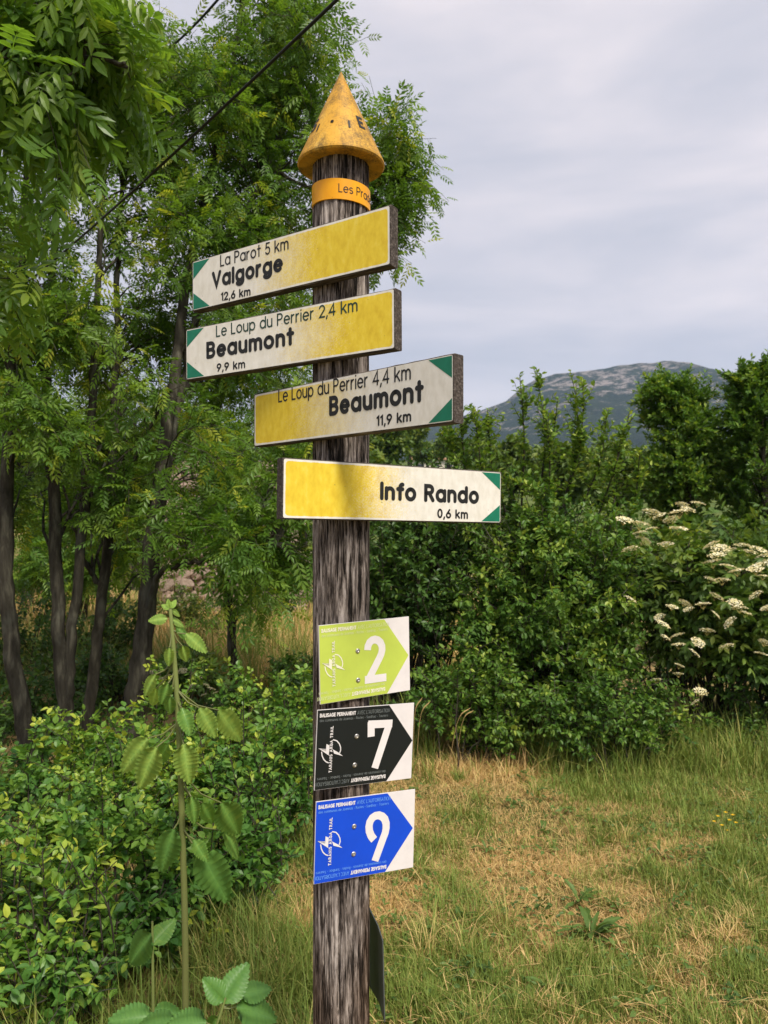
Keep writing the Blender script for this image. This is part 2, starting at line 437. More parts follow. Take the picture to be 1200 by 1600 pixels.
# ------------------------------------------------------------------ stroke lettering
def arc(cx, cy, rx, ry, a0, a1, n=14):
    a = np.radians(np.linspace(a0, a1, n))
    return [(cx + rx * math.cos(t), cy + ry * math.sin(t)) for t in a]
CIR = lambda cx: arc(cx, .35, .31, .35, 90, 450, 26)
GL = {  # glyph: (advance width, strokes); cap height 1, x-height .7
 'a': (.62, [CIR(.31), [(.62, .70), (.62, 0)]]),
 'b': (.62, [[(0, 1), (0, 0)], CIR(.31)]),
 'c': (.50, [arc(.31, .35, .31, .35, 50, 310, 18)]),
 'd': (.62, [CIR(.31), [(.62, 1), (.62, 0)]]),
 'e': (.60, [[(.02, .36), (.60, .36)] + arc(.31, .35, .30, .35, 4, 312, 22)]),
 'f': (.34, [arc(.34, .80, .17, .2, 80, 180, 8) + [(.17, 0)], [(0, .68), (.36, .68)]]),
 'g': (.62, [CIR(.31), [(.62, .70), (.62, -.05)] + arc(.31, -.05, .31, .25, 0, -150, 12)]),
 'h': (.54, [[(0, 1), (0, 0)], [(0, .40)] + arc(.27, .42, .27, .28, 180, 0, 12) + [(.54, 0)]]),
 'i': (.0, [[(0, .70), (0, 0)], [(0, .97), (0, .98)]]),
 'k': (.50, [[(0, 1), (0, 0)], [(.46, .70), (.03, .28)], [(.18, .42), (.50, 0)]]),
 'l': (.0, [[(0, 1), (0, 0)]]),
 'm': (.88, [[(0, .70), (0, 0)], [(0, .40)] + arc(.22, .45, .22, .25, 180, 0, 12) + [(.44, 0)], [(.44, .40)] + arc(.66, .45, .22, .25, 180, 0, 12) + [(.88, 0)]]),
 'n': (.52, [[(0, .70), (0, 0)], [(0, .40)] + arc(.26, .43, .26, .27, 180, 0, 12) + [(.52, 0)]]),
 'o': (.62, [CIR(.31)]),
 'p': (.62, [[(0, .70), (0, -.30)], CIR(.31)]),
 'r': (.30, [[(0, .70), (0, 0)], [(0, .38)] + arc(.30, .40, .30, .30, 180, 95, 8)]),
 's': (.46, [arc(.23, .53, .22, .17, 40, 270, 12) + arc(.23, .18, .23, .18, 90, -140, 12)]),
 't': (.36, [[(.17, 1), (.17, .0)], [(0, .70), (.36, .70)]]),
 'u': (.52, [[(0, .70)] + arc(.26, .27, .26, .27, 180, 360, 12) + [(.52, .70)], [(.52, .4), (.52, 0)]]),
 'v': (.52, [[(0, .70), (.26, 0), (.52, .70)]]),
 'A': (.70, [[(0, 0), (.35, 1), (.70, 0)], [(.12, .32), (.58, .32)]]),
 'B': (.56, [[(0, 0), (0, 1), (.28, 1)] + arc(.28, .76, .25, .24, 90, -90, 10) + [(0, .52)], [(.26, .52)] + arc(.28, .26, .28, .26, 90, -90, 12) + [(0, 0)]]),
 'C': (.66, [arc(.42, .5, .42, .5, 50, 310, 20)]),
 'E': (.48, [[(.48, 1), (0, 1), (0, 0), (.48, 0)], [(0, .52), (.42, .52)]]),
 'G': (.76, [arc(.42, .5, .42, .5, 50, 340, 20) + [(.80, .45), (.48, .45)]]),
 'I': (.0, [[(0, 1), (0, 0)]]),
 'J': (.40, [[(.40, 1), (.40, .2)] + arc(.20, .2, .2, .2, 0, -160, 8)]),
 'L': (.44, [[(0, 1), (0, 0), (.44, 0)]]),
 'M': (.78, [[(0, 0), (0, 1), (.39, .35), (.78, 1), (.78, 0)]]),
 'N': (.62, [[(0, 0), (0, 1), (.62, 0), (.62, 1)]]),
 'O': (.84, [arc(.42, .5, .42, .5, 90, 450, 28)]),
 'P': (.54, [[(0, 0), (0, 1), (.27, 1)] + arc(.27, .74, .27, .26, 90, -90, 12) + [(0, .48)]]),
 'R': (.58, [[(0, 0), (0, 1), (.28, 1)] + arc(.28, .75, .26, .25, 90, -90, 12) + [(0, .50)], [(.28, .50), (.58, 0)]]),
 'S': (.56, [arc(.28, .75, .26, .25, 35, 270, 14) + arc(.28, .25, .28, .25, 90, -145, 14)]),
 'T': (.60, [[(0, 1), (.60, 1)], [(.30, 1), (.30, 0)]]),
 'U': (.62, [[(0, 1)] + arc(.31, .31, .31, .31, 180, 360, 14) + [(.62, 1)]]),
 'V': (.68, [[(0, 1), (.34, 0), (.68, 1)]]),
 '0': (.56, [arc(.28, .5, .28, .5, 90, 450, 28)]),
 '1': (.20, [[(0, .86), (.20, 1), (.20, 0)]]),
 '2': (.54, [arc(.27, .72, .27, .28, 165, -25, 14) + [(.02, 0), (.54, 0)]]),
 '4': (.60, [[(.46, 0), (.46, 1), (0, .28), (.60, .28)]]),
 '5': (.52, [[(.48, 1), (.10, 1), (.04, .55)] + arc(.25, .32, .27, .31, 120, -150, 16)]),
 '6': (.56, [[(.42, 1), (.06, .45)], arc(.28, .29, .28, .29, 90, 450, 24)]),
 '9': (.56, [[(.14, 0), (.50, .55)], arc(.28, .71, .28, .29, 90, 450, 24)]),
 ',': (.05, [[(.05, .02), (-.02, -.20)]]),
 '-': (.30, [[(0, .36), (.30, .36)]]),
 "'": (.0, [[(0, 1), (0, .8)]]),
 ' ': (.20, []),
}

def ribbon(P, w, cap='round'):
    """flat fat line through the points P: (vertices 2-D, triangles)"""
    Q = [np.array(P[0], float)]
    for p in P[1:]:
        p = np.array(p, float)
        if np.hypot(*(p - Q[-1])) > w * 0.02: Q.append(p)
    if len(Q) == 1: Q.append(Q[0] + np.array([1e-5, 0]))
    Q = np.array(Q); n = len(Q); h = w / 2
    S = unit(np.diff(Q, axis=0)); N = np.stack([-S[:, 1], S[:, 0]], 1)
    V, F = [], []
    def fan(c, a0, a1, k=7):
        b = len(V); V.append(c)
        for a in np.linspace(a0, a1, k): V.append(c + h * np.array([math.cos(a), math.sin(a)]))
        for i in range(k - 1): F.append((b, b + 1 + i, b + 2 + i))
    L, Rr = [], []
    for i in range(n):
        if i == 0: nn, k = N[0], 1
        elif i == n - 1: nn, k = N[-1], 1
        else:
            nn = unit(N[i - 1] + N[i]); k = 1 / max(0.45, float(nn @ N[i]))
        L.append(Q[i] + nn * h * k); Rr.append(Q[i] - nn * h * k)
    b = len(V)
    for a, c in zip(L, Rr): V += [a, c]
    for i in range(n - 1):
        o = b + 2 * i
        F += [(o, o + 1, o + 3), (o, o + 3, o + 2)]
    if cap == 'round':
        a = math.atan2(*(N[0][::-1])); fan(Q[0], a, a + math.pi)
        a = math.atan2(*(-N[-1][::-1])); fan(Q[-1], a, a + math.pi)
    return np.array(V), np.array(F)

def text_strokes(s, width, cap_h, weight, gap=0.12):
    """strokes of a line of text scaled to width x cap height (baseline at 0,0), stroke weight in cap heights"""
    x = weight / 2; out = []
    for ch in s:
        a, st = GL[ch]
        for k in st: out.append(np.array([(x + p[0], p[1]) for p in k], float))
        x += a + gap + weight
    total = x - gap - weight / 2
    sx = width / total
    return [np.stack([k[:, 0] * sx, k[:, 1] * (cap_h - weight * cap_h) + weight * cap_h / 2], 1) for k in out]

def lettering(name, strokes, w, mat, parent, z=0.0, cap='round', fn=None, dz=0.00003):
    """one mesh; each stroke a hair above the one before so no two faces share a plane"""
    g = Geo()
    for i, s in enumerate(strokes):
        V, F = ribbon(s, w, cap)
        zz = z + (i % 9) * dz
        if fn: g.add(fn(V, zz), F)
        else: g.add(np.column_stack([V, np.full(len(V), zz)]), F)
    return obj(name, g.mesh(name), mat, parent)

# ------------------------------------------------------------------ signpost
POST_D = 1.77
POST_X = (533 - 600) / FPX * POST_D
POST_R = 0.0645

def wood_mat():
    m, n, l, out = mat_new('weathered_post_wood')
    v = coords(n, l, 'Object', (1, 1, 0.085))
    a = noise(n, l, v, 105, 8, 0.72, 0.6)
    b = noise(n, l, coords(n, l, 'Object', (1, 1, 0.16)), 17, 5, 0.6, 0.8)
    c = noise(n, l, coords(n, l, 'Object', (1, 1, 0.35)), 5.5, 4, 0.55)
    fine = noise(n, l, coords(n, l, 'Object', (1, 1, 0.06)), 420, 5, 0.75)
    ra = ramp(n, [(0.38, (0.008, 0.007, 0.006)), (0.46, (0.075, 0.060, 0.052)), (0.54, (0.22, 0.185, 0.165)), (0.66, (0.50, 0.44, 0.405))])
    s = math_(n, l, 'MULTIPLY_ADD', fine.outputs['Fac'], 0.42, -0.21)
    s = math_(n, l, 'ADD', s, a.outputs['Fac'])
    s2 = math_(n, l, 'MULTIPLY_ADD', b.outputs['Fac'], 0.6, -0.32)
    s = math_(n, l, 'ADD', s, s2)
    l.new(s, ra.inputs['Fac'])
    # bare brown wood where the grey skin has gone, mostly low on the post
    sep = n.new('ShaderNodeSeparateXYZ'); l.new(coords(n, l), sep.inputs[0])
    low = math_(n, l, 'MULTIPLY_ADD', sep.outputs['Z'], -0.24, 0.52)
    q = math_(n, l, 'ADD', c.outputs['Fac'], low)
    f = ramp(n, [(0.72, (0, 0, 0)), (0.92, (1, 1, 1))]); l.new(q, f.inputs['Fac'])
    br = ramp(n, [(0.36, (0.018, 0.011, 0.007)), (0.52, (0.11, 0.066, 0.040)), (0.72, (0.30, 0.19, 0.115))]); l.new(s, br.inputs['Fac'])
    f2 = math_(n, l, 'MULTIPLY', f.outputs['Color'], 0.7)
    cc = mixc(n, l, f2, ra.outputs['Color'], br.outputs['Color'])
    principled(n, l, out, cc, 0.9, 0.12, s, 0.8, 0.004)
    return m
M_POST = wood_mat()

def board_wood():
    m, n, l, out = mat_new('board_edge_wood')
    v = coords(n, l, 'Object', (0.10, 1, 1))
    a = noise(n, l, v, 190, 5, 0.65)
    r = ramp(n, [(0.3, (0.020, 0.016, 0.014)), (0.55, (0.085, 0.070, 0.062)), (0.78, (0.26, 0.225, 0.205))])
    l.new(a.outputs['Fac'], r.inputs['Fac'])
    principled(n, l, out, r.outputs['Color'], 0.9, 0.12, a.outputs['Fac'], 0.6, 0.002)
    return m
M_BOARD = board_wood()

def face_mat(name, x0, x1, half_w, half_h, dirt=0.25, seed=0.0):
    """painted board face: cream print fading into yellow between x0 (cream) and x1 (yellow)"""
    m, n, l, out = mat_new(name)
    raw = coords(n, l)
    v = coords(n, l, 'Object', (1, 1, 1), (seed, seed * 0.7, 0))
    sep = n.new('ShaderNodeSeparateXYZ'); l.new(raw, sep.inputs[0])
    big = noise(n, l, v, 14, 4, 0.6); sp = noise(n, l, v, 260, 3, 0.7); mid = noise(n, l, coords(n, l, 'Object', (1, 0.5, 1), (seed, 0, 0)), 60, 4, 0.6)
    x = math_(n, l, 'MULTIPLY_ADD', big.outputs['Fac'], 0.10, sep.outputs['X'])
    x = math_(n, l, 'MULTIPLY_ADD', sp.outputs['Fac'], 0.30 * (1 if x1 > x0 else 1), x)
    x = math_(n, l, 'ADD', x, -0.20)
    t = math_(n, l, 'SUBTRACT', x, x0); t = math_(n, l, 'DIVIDE', t, x1 - x0, None, True)
    # cream margin round the print
    ax = math_(n, l, 'ABSOLUTE', sep.outputs['X']); ay = math_(n, l, 'ABSOLUTE', sep.outputs['Y'])
    ax = math_(n, l, 'SUBTRACT', ax, half_w - 0.012); ay = math_(n, l, 'SUBTRACT', ay, half_h - 0.012)
    ax = math_(n, l, 'MAXIMUM', ax, 0.0); ay = math_(n, l, 'MAXIMUM', ay, 0.0)
    dd = math_(n, l, 'SQRT', math_(n, l, 'ADD', math_(n, l, 'MULTIPLY', ax, ax), math_(n, l, 'MULTIPLY', ay, ay)))
    dd = math_(n, l, 'MULTIPLY_ADD', mid.outputs['Fac'], 0.003, dd)
    inn = math_(n, l, 'LESS_THAN', dd, 0.0092)
    t = math_(n, l, 'MULTIPLY', t, inn)
    cream = ramp(n, [(0.3, (0.64, 0.61, 0.54)), (0.7, (0.77, 0.745, 0.69))]); l.new(mid.outputs['Fac'], cream.inputs['Fac'])
    yel = ramp(n, [(0.25, (0.62, 0.42, 0.022)), (0.55, (0.74, 0.55, 0.040)), (0.8, (0.77, 0.62, 0.11))]); l.new(mid.outputs['Fac'], yel.inputs['Fac'])
    c = mixc(n, l, t, cream.outputs['Color'], yel.outputs['Color'])
    # grime: fine dark specks and a brownish margin
    g1 = ramp(n, [(0.60, (0, 0, 0)), (0.72, (1, 1, 1))])
    edge = math_(n, l, 'MULTIPLY_ADD', dd, 14.0, math_(n, l, 'MULTIPLY_ADD', big.outputs['Fac'], 0.35, -0.10))
    g = math_(n, l, 'MULTIPLY_ADD', sp.outputs['Fac'], 0.55, edge); l.new(g, g1.inputs['Fac'])
    gf = math_(n, l, 'MULTIPLY', g1.outputs['Color'], dirt)
    c = mixc(n, l, gf, c, (0.16, 0.10, 0.035))
    pit = noise(n, l, v, 120, 2, 0.5); p1 = ramp(n, [(0.74, (0, 0, 0)), (0.78, (1, 1, 1))]); l.new(pit.outputs['Fac'], p1.inputs['Fac'])
    c = mixc(n, l, math_(n, l, 'MULTIPLY', p1.outputs['Color'], 0.75), c, (0.10, 0.08, 0.06))
    principled(n, l, out, c, 0.62, 0.3, sp.outputs['Fac'], 0.12, 0.0006)
    return m

M_INK = plain_mat('black_engraved_paint', (0.014, 0.014, 0.014), 0.55, 0.3)
M_INKG = plain_mat('green_black_engraved_paint', (0.016, 0.045, 0.034), 0.55, 0.3, 0, 0.5, 18)
M_GREEN = plain_mat('green_paint', (0.004, 0.155, 0.088), 0.5, 0.35, 0, 0.12, 60)
M_STEEL = plain_mat('screw_steel', (0.42, 0.40, 0.37), 0.38, 0.5, 0.85, 0.25, 200)
M_HOLE = plain_mat('screw_recess', (0.02, 0.018, 0.016), 0.8, 0.1)

def cone_mat():
    m, n, l, out = mat_new('cone_yellow_paint')
    v = coords(n, l)
    a = noise(n, l, v, 16, 6, 0.65, 0.3); b = noise(n, l, coords(n, l, 'Object', (1, 1, 0.35)), 24, 6, 0.7); s = noise(n, l, v, 240, 3, 0.7)
    base = ramp(n, [(0.3, (0.46, 0.225, 0.016)), (0.6, (0.60, 0.33, 0.038)), (0.8, (0.66, 0.43, 0.11))]); l.new(a.outputs['Fac'], base.inputs['Fac'])
    q = math_(n, l, 'MULTIPLY_ADD', s.outputs['Fac'], 0.40, math_(n, l, 'MULTIPLY', b.outputs['Fac'], 0.8))
    f = ramp(n, [(0.54, (0, 0, 0)), (0.72, (1, 1, 1))]); l.new(q, f.inputs['Fac'])
    c = mixc(n, l, math_(n, l, 'MULTIPLY', f.outputs['Color'], 0.8), base.outputs['Color'], (0.075, 0.05, 0.02))
    principled(n, l, out, c, 0.6, 0.3, a.outputs['Fac'], 0.15, 0.002)
    return m

def build_signpost():
    root = empty('signpost', (POST_X, POST_D, 0))
    tag(root, 'weathered round wooden trail signpost with yellow cone top and seven pointing signs', 'signpost')
    # --- the round post, with drying cracks and grain
    na, nz = 220, 520
    a = np.linspace(0, 2 * np.pi, na, endpoint=False); z = np.linspace(-0.4, 2.50, nz)
    A, Z = np.meshgrid(a, z)
    X = A * POST_R
    per = lambda f, zf, sd: fbm(np.cos(A) * POST_R * f + 50, np.sin(A) * POST_R * f + Z * zf, sd, 4)
    r = POST_R + 0.0022 * (per(30, 0.25, 3) - 0.5) + 0.0042 * (fbm(np.cos(A) * 9 + np.sin(A) * 5 + 40, np.sin(A) * 9 + Z * 0.9 + 20, 8, 4) - 0.5)
    gr = fbm(A * 26, Z * 1.4, 12, 3)
    gr2 = fbm(A * 60, Z * 7, 15, 3)
    r -= 0.0016 * np.clip(gr - 0.52, 0, 1) * 5 + 0.0020 * np.clip(gr2 - 0.5, 0, 1) * 4
    cam_a = -np.pi / 2
    cr = np.random.default_rng(3)
    for k in range(46):
        a0 = cr.uniform(0, 2 * np.pi) if k > 12 else cam_a + cr.uniform(-1.3, 1.3)
        zc, ln = cr.uniform(0, 2.4), cr.uniform(0.1, 0.75)
        w, dp = cr.uniform(0.012, 0.028), cr.uniform(0.003, 0.010)
        if k == 0: a0, zc, ln, w, dp = cam_a + 1.16, 0.55, 1.2, 0.10, 0.022     # long split down the right side
        if k == 1: a0, zc, ln, w, dp = cam_a + 0.05, 0.35, 0.8, 0.035, 0.012
        path = a0 + 0.05 * np.sin(z * 5 + k) + 0.025 * np.sin(z * 17 + k * 2) + 0.05 * (fbm(z * 22, z * 0 + k, 5, 3) - 0.5)
        d = (A - path[:, None] + np.pi) % (2 * np.pi) - np.pi
        fade = np.clip(1 - np.abs(Z - zc) / ln, 0, 1) ** 0.5
        r -= dp * np.exp(-(d / w) ** 2 * 2.5) * fade
    V = np.stack([np.cos(A) * r, np.sin(A) * r, Z], -1)
    i = np.arange(nz - 1)[:, None]; j = np.arange(na)[None]
    F = np.stack([i * na + j, i * na + (j + 1) % na, (i + 1) * na + (j + 1) % na, (i + 1) * na + j], -1).reshape(-1, 4)
    obj('post', mesh_np('post', V, F, smooth=True), M_POST, root)

    # --- cone cap
    zb, ht, rb = 2.424, 0.221, 0.1005
    prof = [(0.0, zb + 0.012), (0.058, zb + 0.012), (0.060, zb), (rb - 0.003, zb - 0.002), (rb, zb + 0.002), (rb - 0.001, zb + 0.007), (0.0035, zb + ht - 0.007), (0.0, zb + ht)]
    ns = 72
    g = Geo()
    aa = np.linspace(0, 2 * np.pi, ns, endpoint=False)
    V = np.array([[(r_ * math.cos(t), r_ * math.sin(t), z_) for t in aa] for r_, z_ in prof]).reshape(-1, 3)
    i = np.arange(len(prof) - 1)[:, None]; j = np.arange(ns)[None]
    F = np.stack([i * ns + j, i * ns + (j + 1) % ns, (i + 1) * ns + (j + 1) % ns, (i + 1) * ns + j], -1).reshape(-1, 4)
    g.add(V, F)
    cone = obj('cone_cap', g.mesh('cone_cap'), cone_mat(), root)
    cone['label'] = 'grimy yellow cone cap with compass letters'
    def on_cone(ang0, h0):
        def f(V2, zz):
            h = h0 + V2[:, 1]
            rr = rb - 0.001 - (rb - 0.001) * (h - 0.007) / (ht - 0.007)
            th = cam_a + ang0 + V2[:, 0] / np.maximum(rr, 0.01)
            return np.stack([(rr + 0.0012 + zz) * np.cos(th), (rr + 0.0012 + zz) * np.sin(th), zb + h + 0.0006], -1)
        return f
    for ch, an, hh, hgt in (('S', R(-64), 0.058, 0.034), ('E', R(36), 0.060, 0.034)):
        st = text_strokes(ch, 0.020, hgt, 0.20)
        lettering('letter', st, 0.0062, M_INK, cone, 0, 'butt', on_cone(an, hh))
    for an in (R(-40), R(17)):
        lettering('tick_mark', [np.array([(0, 0.052), (0, 0.072)])], 0.0042, M_INK, cone, 0, 'butt', on_cone(an, 0.0))
    g = Geo()
    lettering('rivet', [np.array([(0, 0.0), (0.0003, 0)])], 0.0075, M_HOLE, cone, 0.0002, 'round', on_cone(R(-13), 0.069))

    # --- name band
    m, n, l, out = mat_new('band_orange_print')
    t = noise(n, l, coords(n, l), 30, 5, 0.6); rp = ramp(n, [(0.3, (0.74, 0.30, 0.003)), (0.7, (0.80, 0.38, 0.006))]); l.new(t.outputs['Fac'], rp.inputs['Fac'])
    sp = noise(n, l, coords(n, l), 150, 2); q = ramp(n, [(0.73, (0, 0, 0)), (0.77, (1, 1, 1))]); l.new(sp.outputs['Fac'], q.inputs['Fac'])
    principled(n, l, out, mixc(n, l, q.outputs['Color'], rp.outputs['Color'], (0.2, 0.09, 0.02)), 0.45, 0.3)
    z0, z1, rr = 2.323, 2.369, 0.0672
    tilt = lambda th: 0.004 * np.sin(th - cam_a)
    na2 = 96; th = np.linspace(0, 2 * np.pi, na2, endpoint=False)
    rows = [(rr - 0.0035, z0), (rr, z0), (rr, z1), (rr - 0.0035, z1)]
    V = np.array([np.stack([q_ * np.cos(th), q_ * np.sin(th), zz - tilt(th)], -1) for q_, zz in rows]).reshape(-1, 3)
    i = np.arange(4)[:, None]; j = np.arange(na2)[None]
    F = np.stack([i * na2 + j, i * na2 + (j + 1) % na2, ((i + 1) % 4) * na2 + (j + 1) % na2, ((i + 1) % 4) * na2 + j], -1).reshape(-1, 4)
    band = obj('name_band', mesh_np('name_band', V, F, smooth=False), m, root)
    band['label'] = 'orange place-name band under the cone'
    def on_band(V2, zz):
        t_ = cam_a + V2[:, 0] / rr
        return np.stack([(rr + 0.0005 + zz) * np.cos(t_), (rr + 0.0005 + zz) * np.sin(t_), z0 + V2[:, 1] - tilt(t_)], -1)
    st = text_strokes('Les Prades', 0.112, 0.0195, 0.10)
    fine = []
    for s in st:
        q = [s[0]]
        for b in s[1:]:
            k = max(1, int(np.hypot(*(b - q[-1])) / 0.002)); a0 = q[-1]
            for u in range(1, k + 1): q.append(a0 + (b - a0) * u / k)
        fine.append(np.array(q) + np.array([-0.002, 0.0145]))
    lettering('lettering', fine, 0.0020, M_INK, band, 0, 'round', on_band)

    # --- direction boards (yaw, roll, offset along, height, width, height of board)
    def frame(yaw, roll, u, zc, off):
        t = Vector((math.cos(yaw), math.sin(yaw), 0)); nn = Vector((math.sin(yaw), -math.cos(yaw), 0)); k = Vector((0, 0, 1))
        c = nn * (POST_R + off) + t * u + k * zc
        ax = t * math.cos(roll) + k * math.sin(roll); ay = -t * math.sin(roll) + k * math.cos(roll)
        M = Matrix.Identity(4)
        for r_ in range(3):
            M[r_][0], M[r_][1], M[r_][2], M[r_][3] = ax[r_], ay[r_], nn[r_], c[r_]
        return M
    def inv_h(quad, W, H):
        """homography pixel -> board metres from the four seen corners TL BL TR BR"""
        src = quad; dst = [(-W / 2, H / 2), (-W / 2, -H / 2), (W / 2, H / 2), (W / 2, -H / 2)]
        A_ = []
        for (x, y), (u, v) in zip(src, dst):
            A_.append([x, y, 1, 0, 0, 0, -u * x, -u * y, -u]); A_.append([0, 0, 0, x, y, 1, -v * x, -v * y, -v])
        h = np.linalg.svd(np.array(A_))[2][-1].reshape(3, 3)
        def f(p):
            q = h @ np.array([p[0], p[1], 1.0]); return q[:2] / q[2]
        return f
    def board_mesh(W, H, t):
        """box with a slightly eased and worn edge"""
        b = 0.0022; g = Geo()
        rg = np.random.default_rng(int(W * 1e5))
        nx = 26
        xs = np.linspace(-W / 2, W / 2, nx)
        rows = [(-H / 2 + b, 0), (H / 2 - b, 0), (H / 2, -b), (H / 2, -t + b), (H / 2 - b, -t), (-H / 2 + b, -t), (-H / 2, -t + b), (-H / 2, -b)]
        V = np.array([[(x, y, zq) for y, zq in rows] for x in xs])
        V[:, :, 1] += rg.normal(0, 0.00035, V.shape[:2])
        V[0, :, 0] += 0; k = len(rows)
        i = np.arange(nx - 1)[:, None]; j = np.arange(k)[None]
        F = np.stack([i * k + j, i * k + (j + 1) % k, (i + 1) * k + (j + 1) % k, (i + 1) * k + j], -1).reshape(-1, 4)
        g.add(V.reshape(-1, 3), F)
        for e_ in (0, nx - 1):
            c = V[e_].mean(0); g.add(np.concatenate([V[e_], c[None]]), [[q, (q + 1) % k, k] for q in range(k)])
        return g.mesh('sign_board')
    def round_rect(W, H, r_, n_=5):
        P = []
        for cx, cy, a0 in ((W / 2 - r_, H / 2 - r_, 0), (-W / 2 + r_, H / 2 - r_, 90), (-W / 2 + r_, -H / 2 + r_, 180), (W / 2 - r_, -H / 2 + r_, 270)):
            for t_ in np.linspace(a0, a0 + 90, n_): P.append((cx + r_ * math.cos(R(t_)), cy + r_ * math.sin(R(t_))))
        return P
    T = 0.027
    c2 = lambda x, y: (x / 3.2432 + 270, y / 3.2432 + 300)
    c3 = lambda x, y: (x / 2.857 + 380, y / 2.857 + 530)
    boards = [
        dict(p=(-0.6011, 0.004, -0.0985, 2.196, 0.597, 0.1248), q=[(301.8, 408), (299.5, 488), (610.5, 320), (610.5, 413)], dirn=-1, fade=(-0.10, 0.10), dirt=0.25,
             label='topmost yellow and cream board reading Valgorge', c=c2,
             text=[('La Parot 5 km', (248, 375), (598, 286), (250, 318), .125, M_INK), ('Valgorge', (203, 487), (566, 396), (203, 407), .225, M_INK), ('12,6 km', (247, 553), (400, 523), (247, 512), .20, M_INK)]),
        dict(p=(-0.5605, 0.007, -0.102, 2.0238, 0.6076, 0.1264), q=[(291, 514.3), (290.3, 595.4), (617.8, 450.2), (616.9, 544.5)], dirn=-1, fade=(-0.02, 0.17), dirt=0.3,
             label='second board down, cream and yellow, reading Beaumont 9,9 km', c=c2,
             text=[('Le Loup du Perrier 2,4 km', (226, 733), (944, 602), (226, 677), .125, M_INKG), ('Beaumont', (175, 845), (625, 771), (175, 763), .225, M_INK), ('9,9 km', (227, 912), (374, 891), (227, 872), .20, M_INK)]),
        dict(p=(-0.7878, 0.0004, 0.102, 1.8518, 0.6268, 0.1272), q=[(397.5, 615.8), (396.8, 698.7), (710, 551.7), (709, 659.5)], dirn=1, fade=(0.08, -0.16), dirt=0.5,
             label='third board down with grimy yellow left end, reading Beaumont 11,9 km', c=c3,
             text=[('Le Loup du Perrier 4,4 km', (160, 281), (752, 178), (160, 226), .125, M_INK), ('Beaumont', (388, 341), (808, 276), (388, 258), .225, M_INK), ('11,9 km', (598, 387), (752, 365), (598, 343), .20, M_INK)]),
        dict(p=(0.5595, -0.0145, 0.1056, 1.6717, 0.5911, 0.1279), q=[(441.6, 714.5), (440.5, 810.7), (782.5, 737.2), (783.2, 818)], dirn=1, fade=(0.03, -0.12), dirt=0.15,
             label='lowest yellow and cream board reading Info Rando', c=c3,
             text=[('Info Rando', (610, 715), (1050, 733), (610, 637), .225, M_INK), ('0,6 km', (866, 797), (1003, 802), (866, 757), .20, M_INK)]),
    ]
    for bi, b in enumerate(boards):
        yaw, roll, u, zc, W, H = b['p']
        bo = obj('sign_board', board_mesh(W, H, T), M_BOARD, root, mw=frame(yaw, roll, u, zc, 0.001 + T))
        bo['label'] = b['label']
        P = round_rect(W - 0.005, H - 0.005, 0.004); P3 = np.array([(x, y, 0.0006) for x, y in P])
        fm = face_mat('board_face_paint', b['fade'][0], b['fade'][1], W / 2 - 0.0025, H / 2 - 0.0025, b['dirt'], bi * 3.1)
        obj('painted_face', mesh_np('painted_face', np.concatenate([P3, [[0, 0, 0.0006]]]), [[k, (k + 1) % len(P), len(P)] for k in range(len(P))]), fm, bo)
        s = b['dirn']; ex = s * (W / 2 - 0.0042); tw, thh, ey = 0.058, 0.041, H / 2 - 0.0042
        for sy in (1, -1):
            tri = np.array([(ex, sy * ey, 0.0009), (ex - s * tw, sy * ey, 0.0009), (ex, sy * (ey - thh), 0.0009)])
            obj('green_corner', mesh_np('green_corner', tri, [[0, 1, 2] if s * sy > 0 else [0, 2, 1]]), M_GREEN, bo)
        hf = inv_h(b['q'], W, H)
        for s_, pl, pr, pt, wt, ink in b['text']:
            L, Rr, Tp = (hf(b['c'](*k)) for k in (pl, pr, pt))
            cap = (Tp[1] - L[1]) * 1.08; wd = Rr[0] - L[0]; slope = (Rr[1] - L[1]) / wd
            st = [np.stack([L[0] + k[:, 0], L[1] - 0.04 * cap + k[:, 1] + slope * k[:, 0]], 1) for k in text_strokes(s_, wd, cap, wt)]
            lettering('lettering', st, cap * wt, ink, bo, 0.0010)

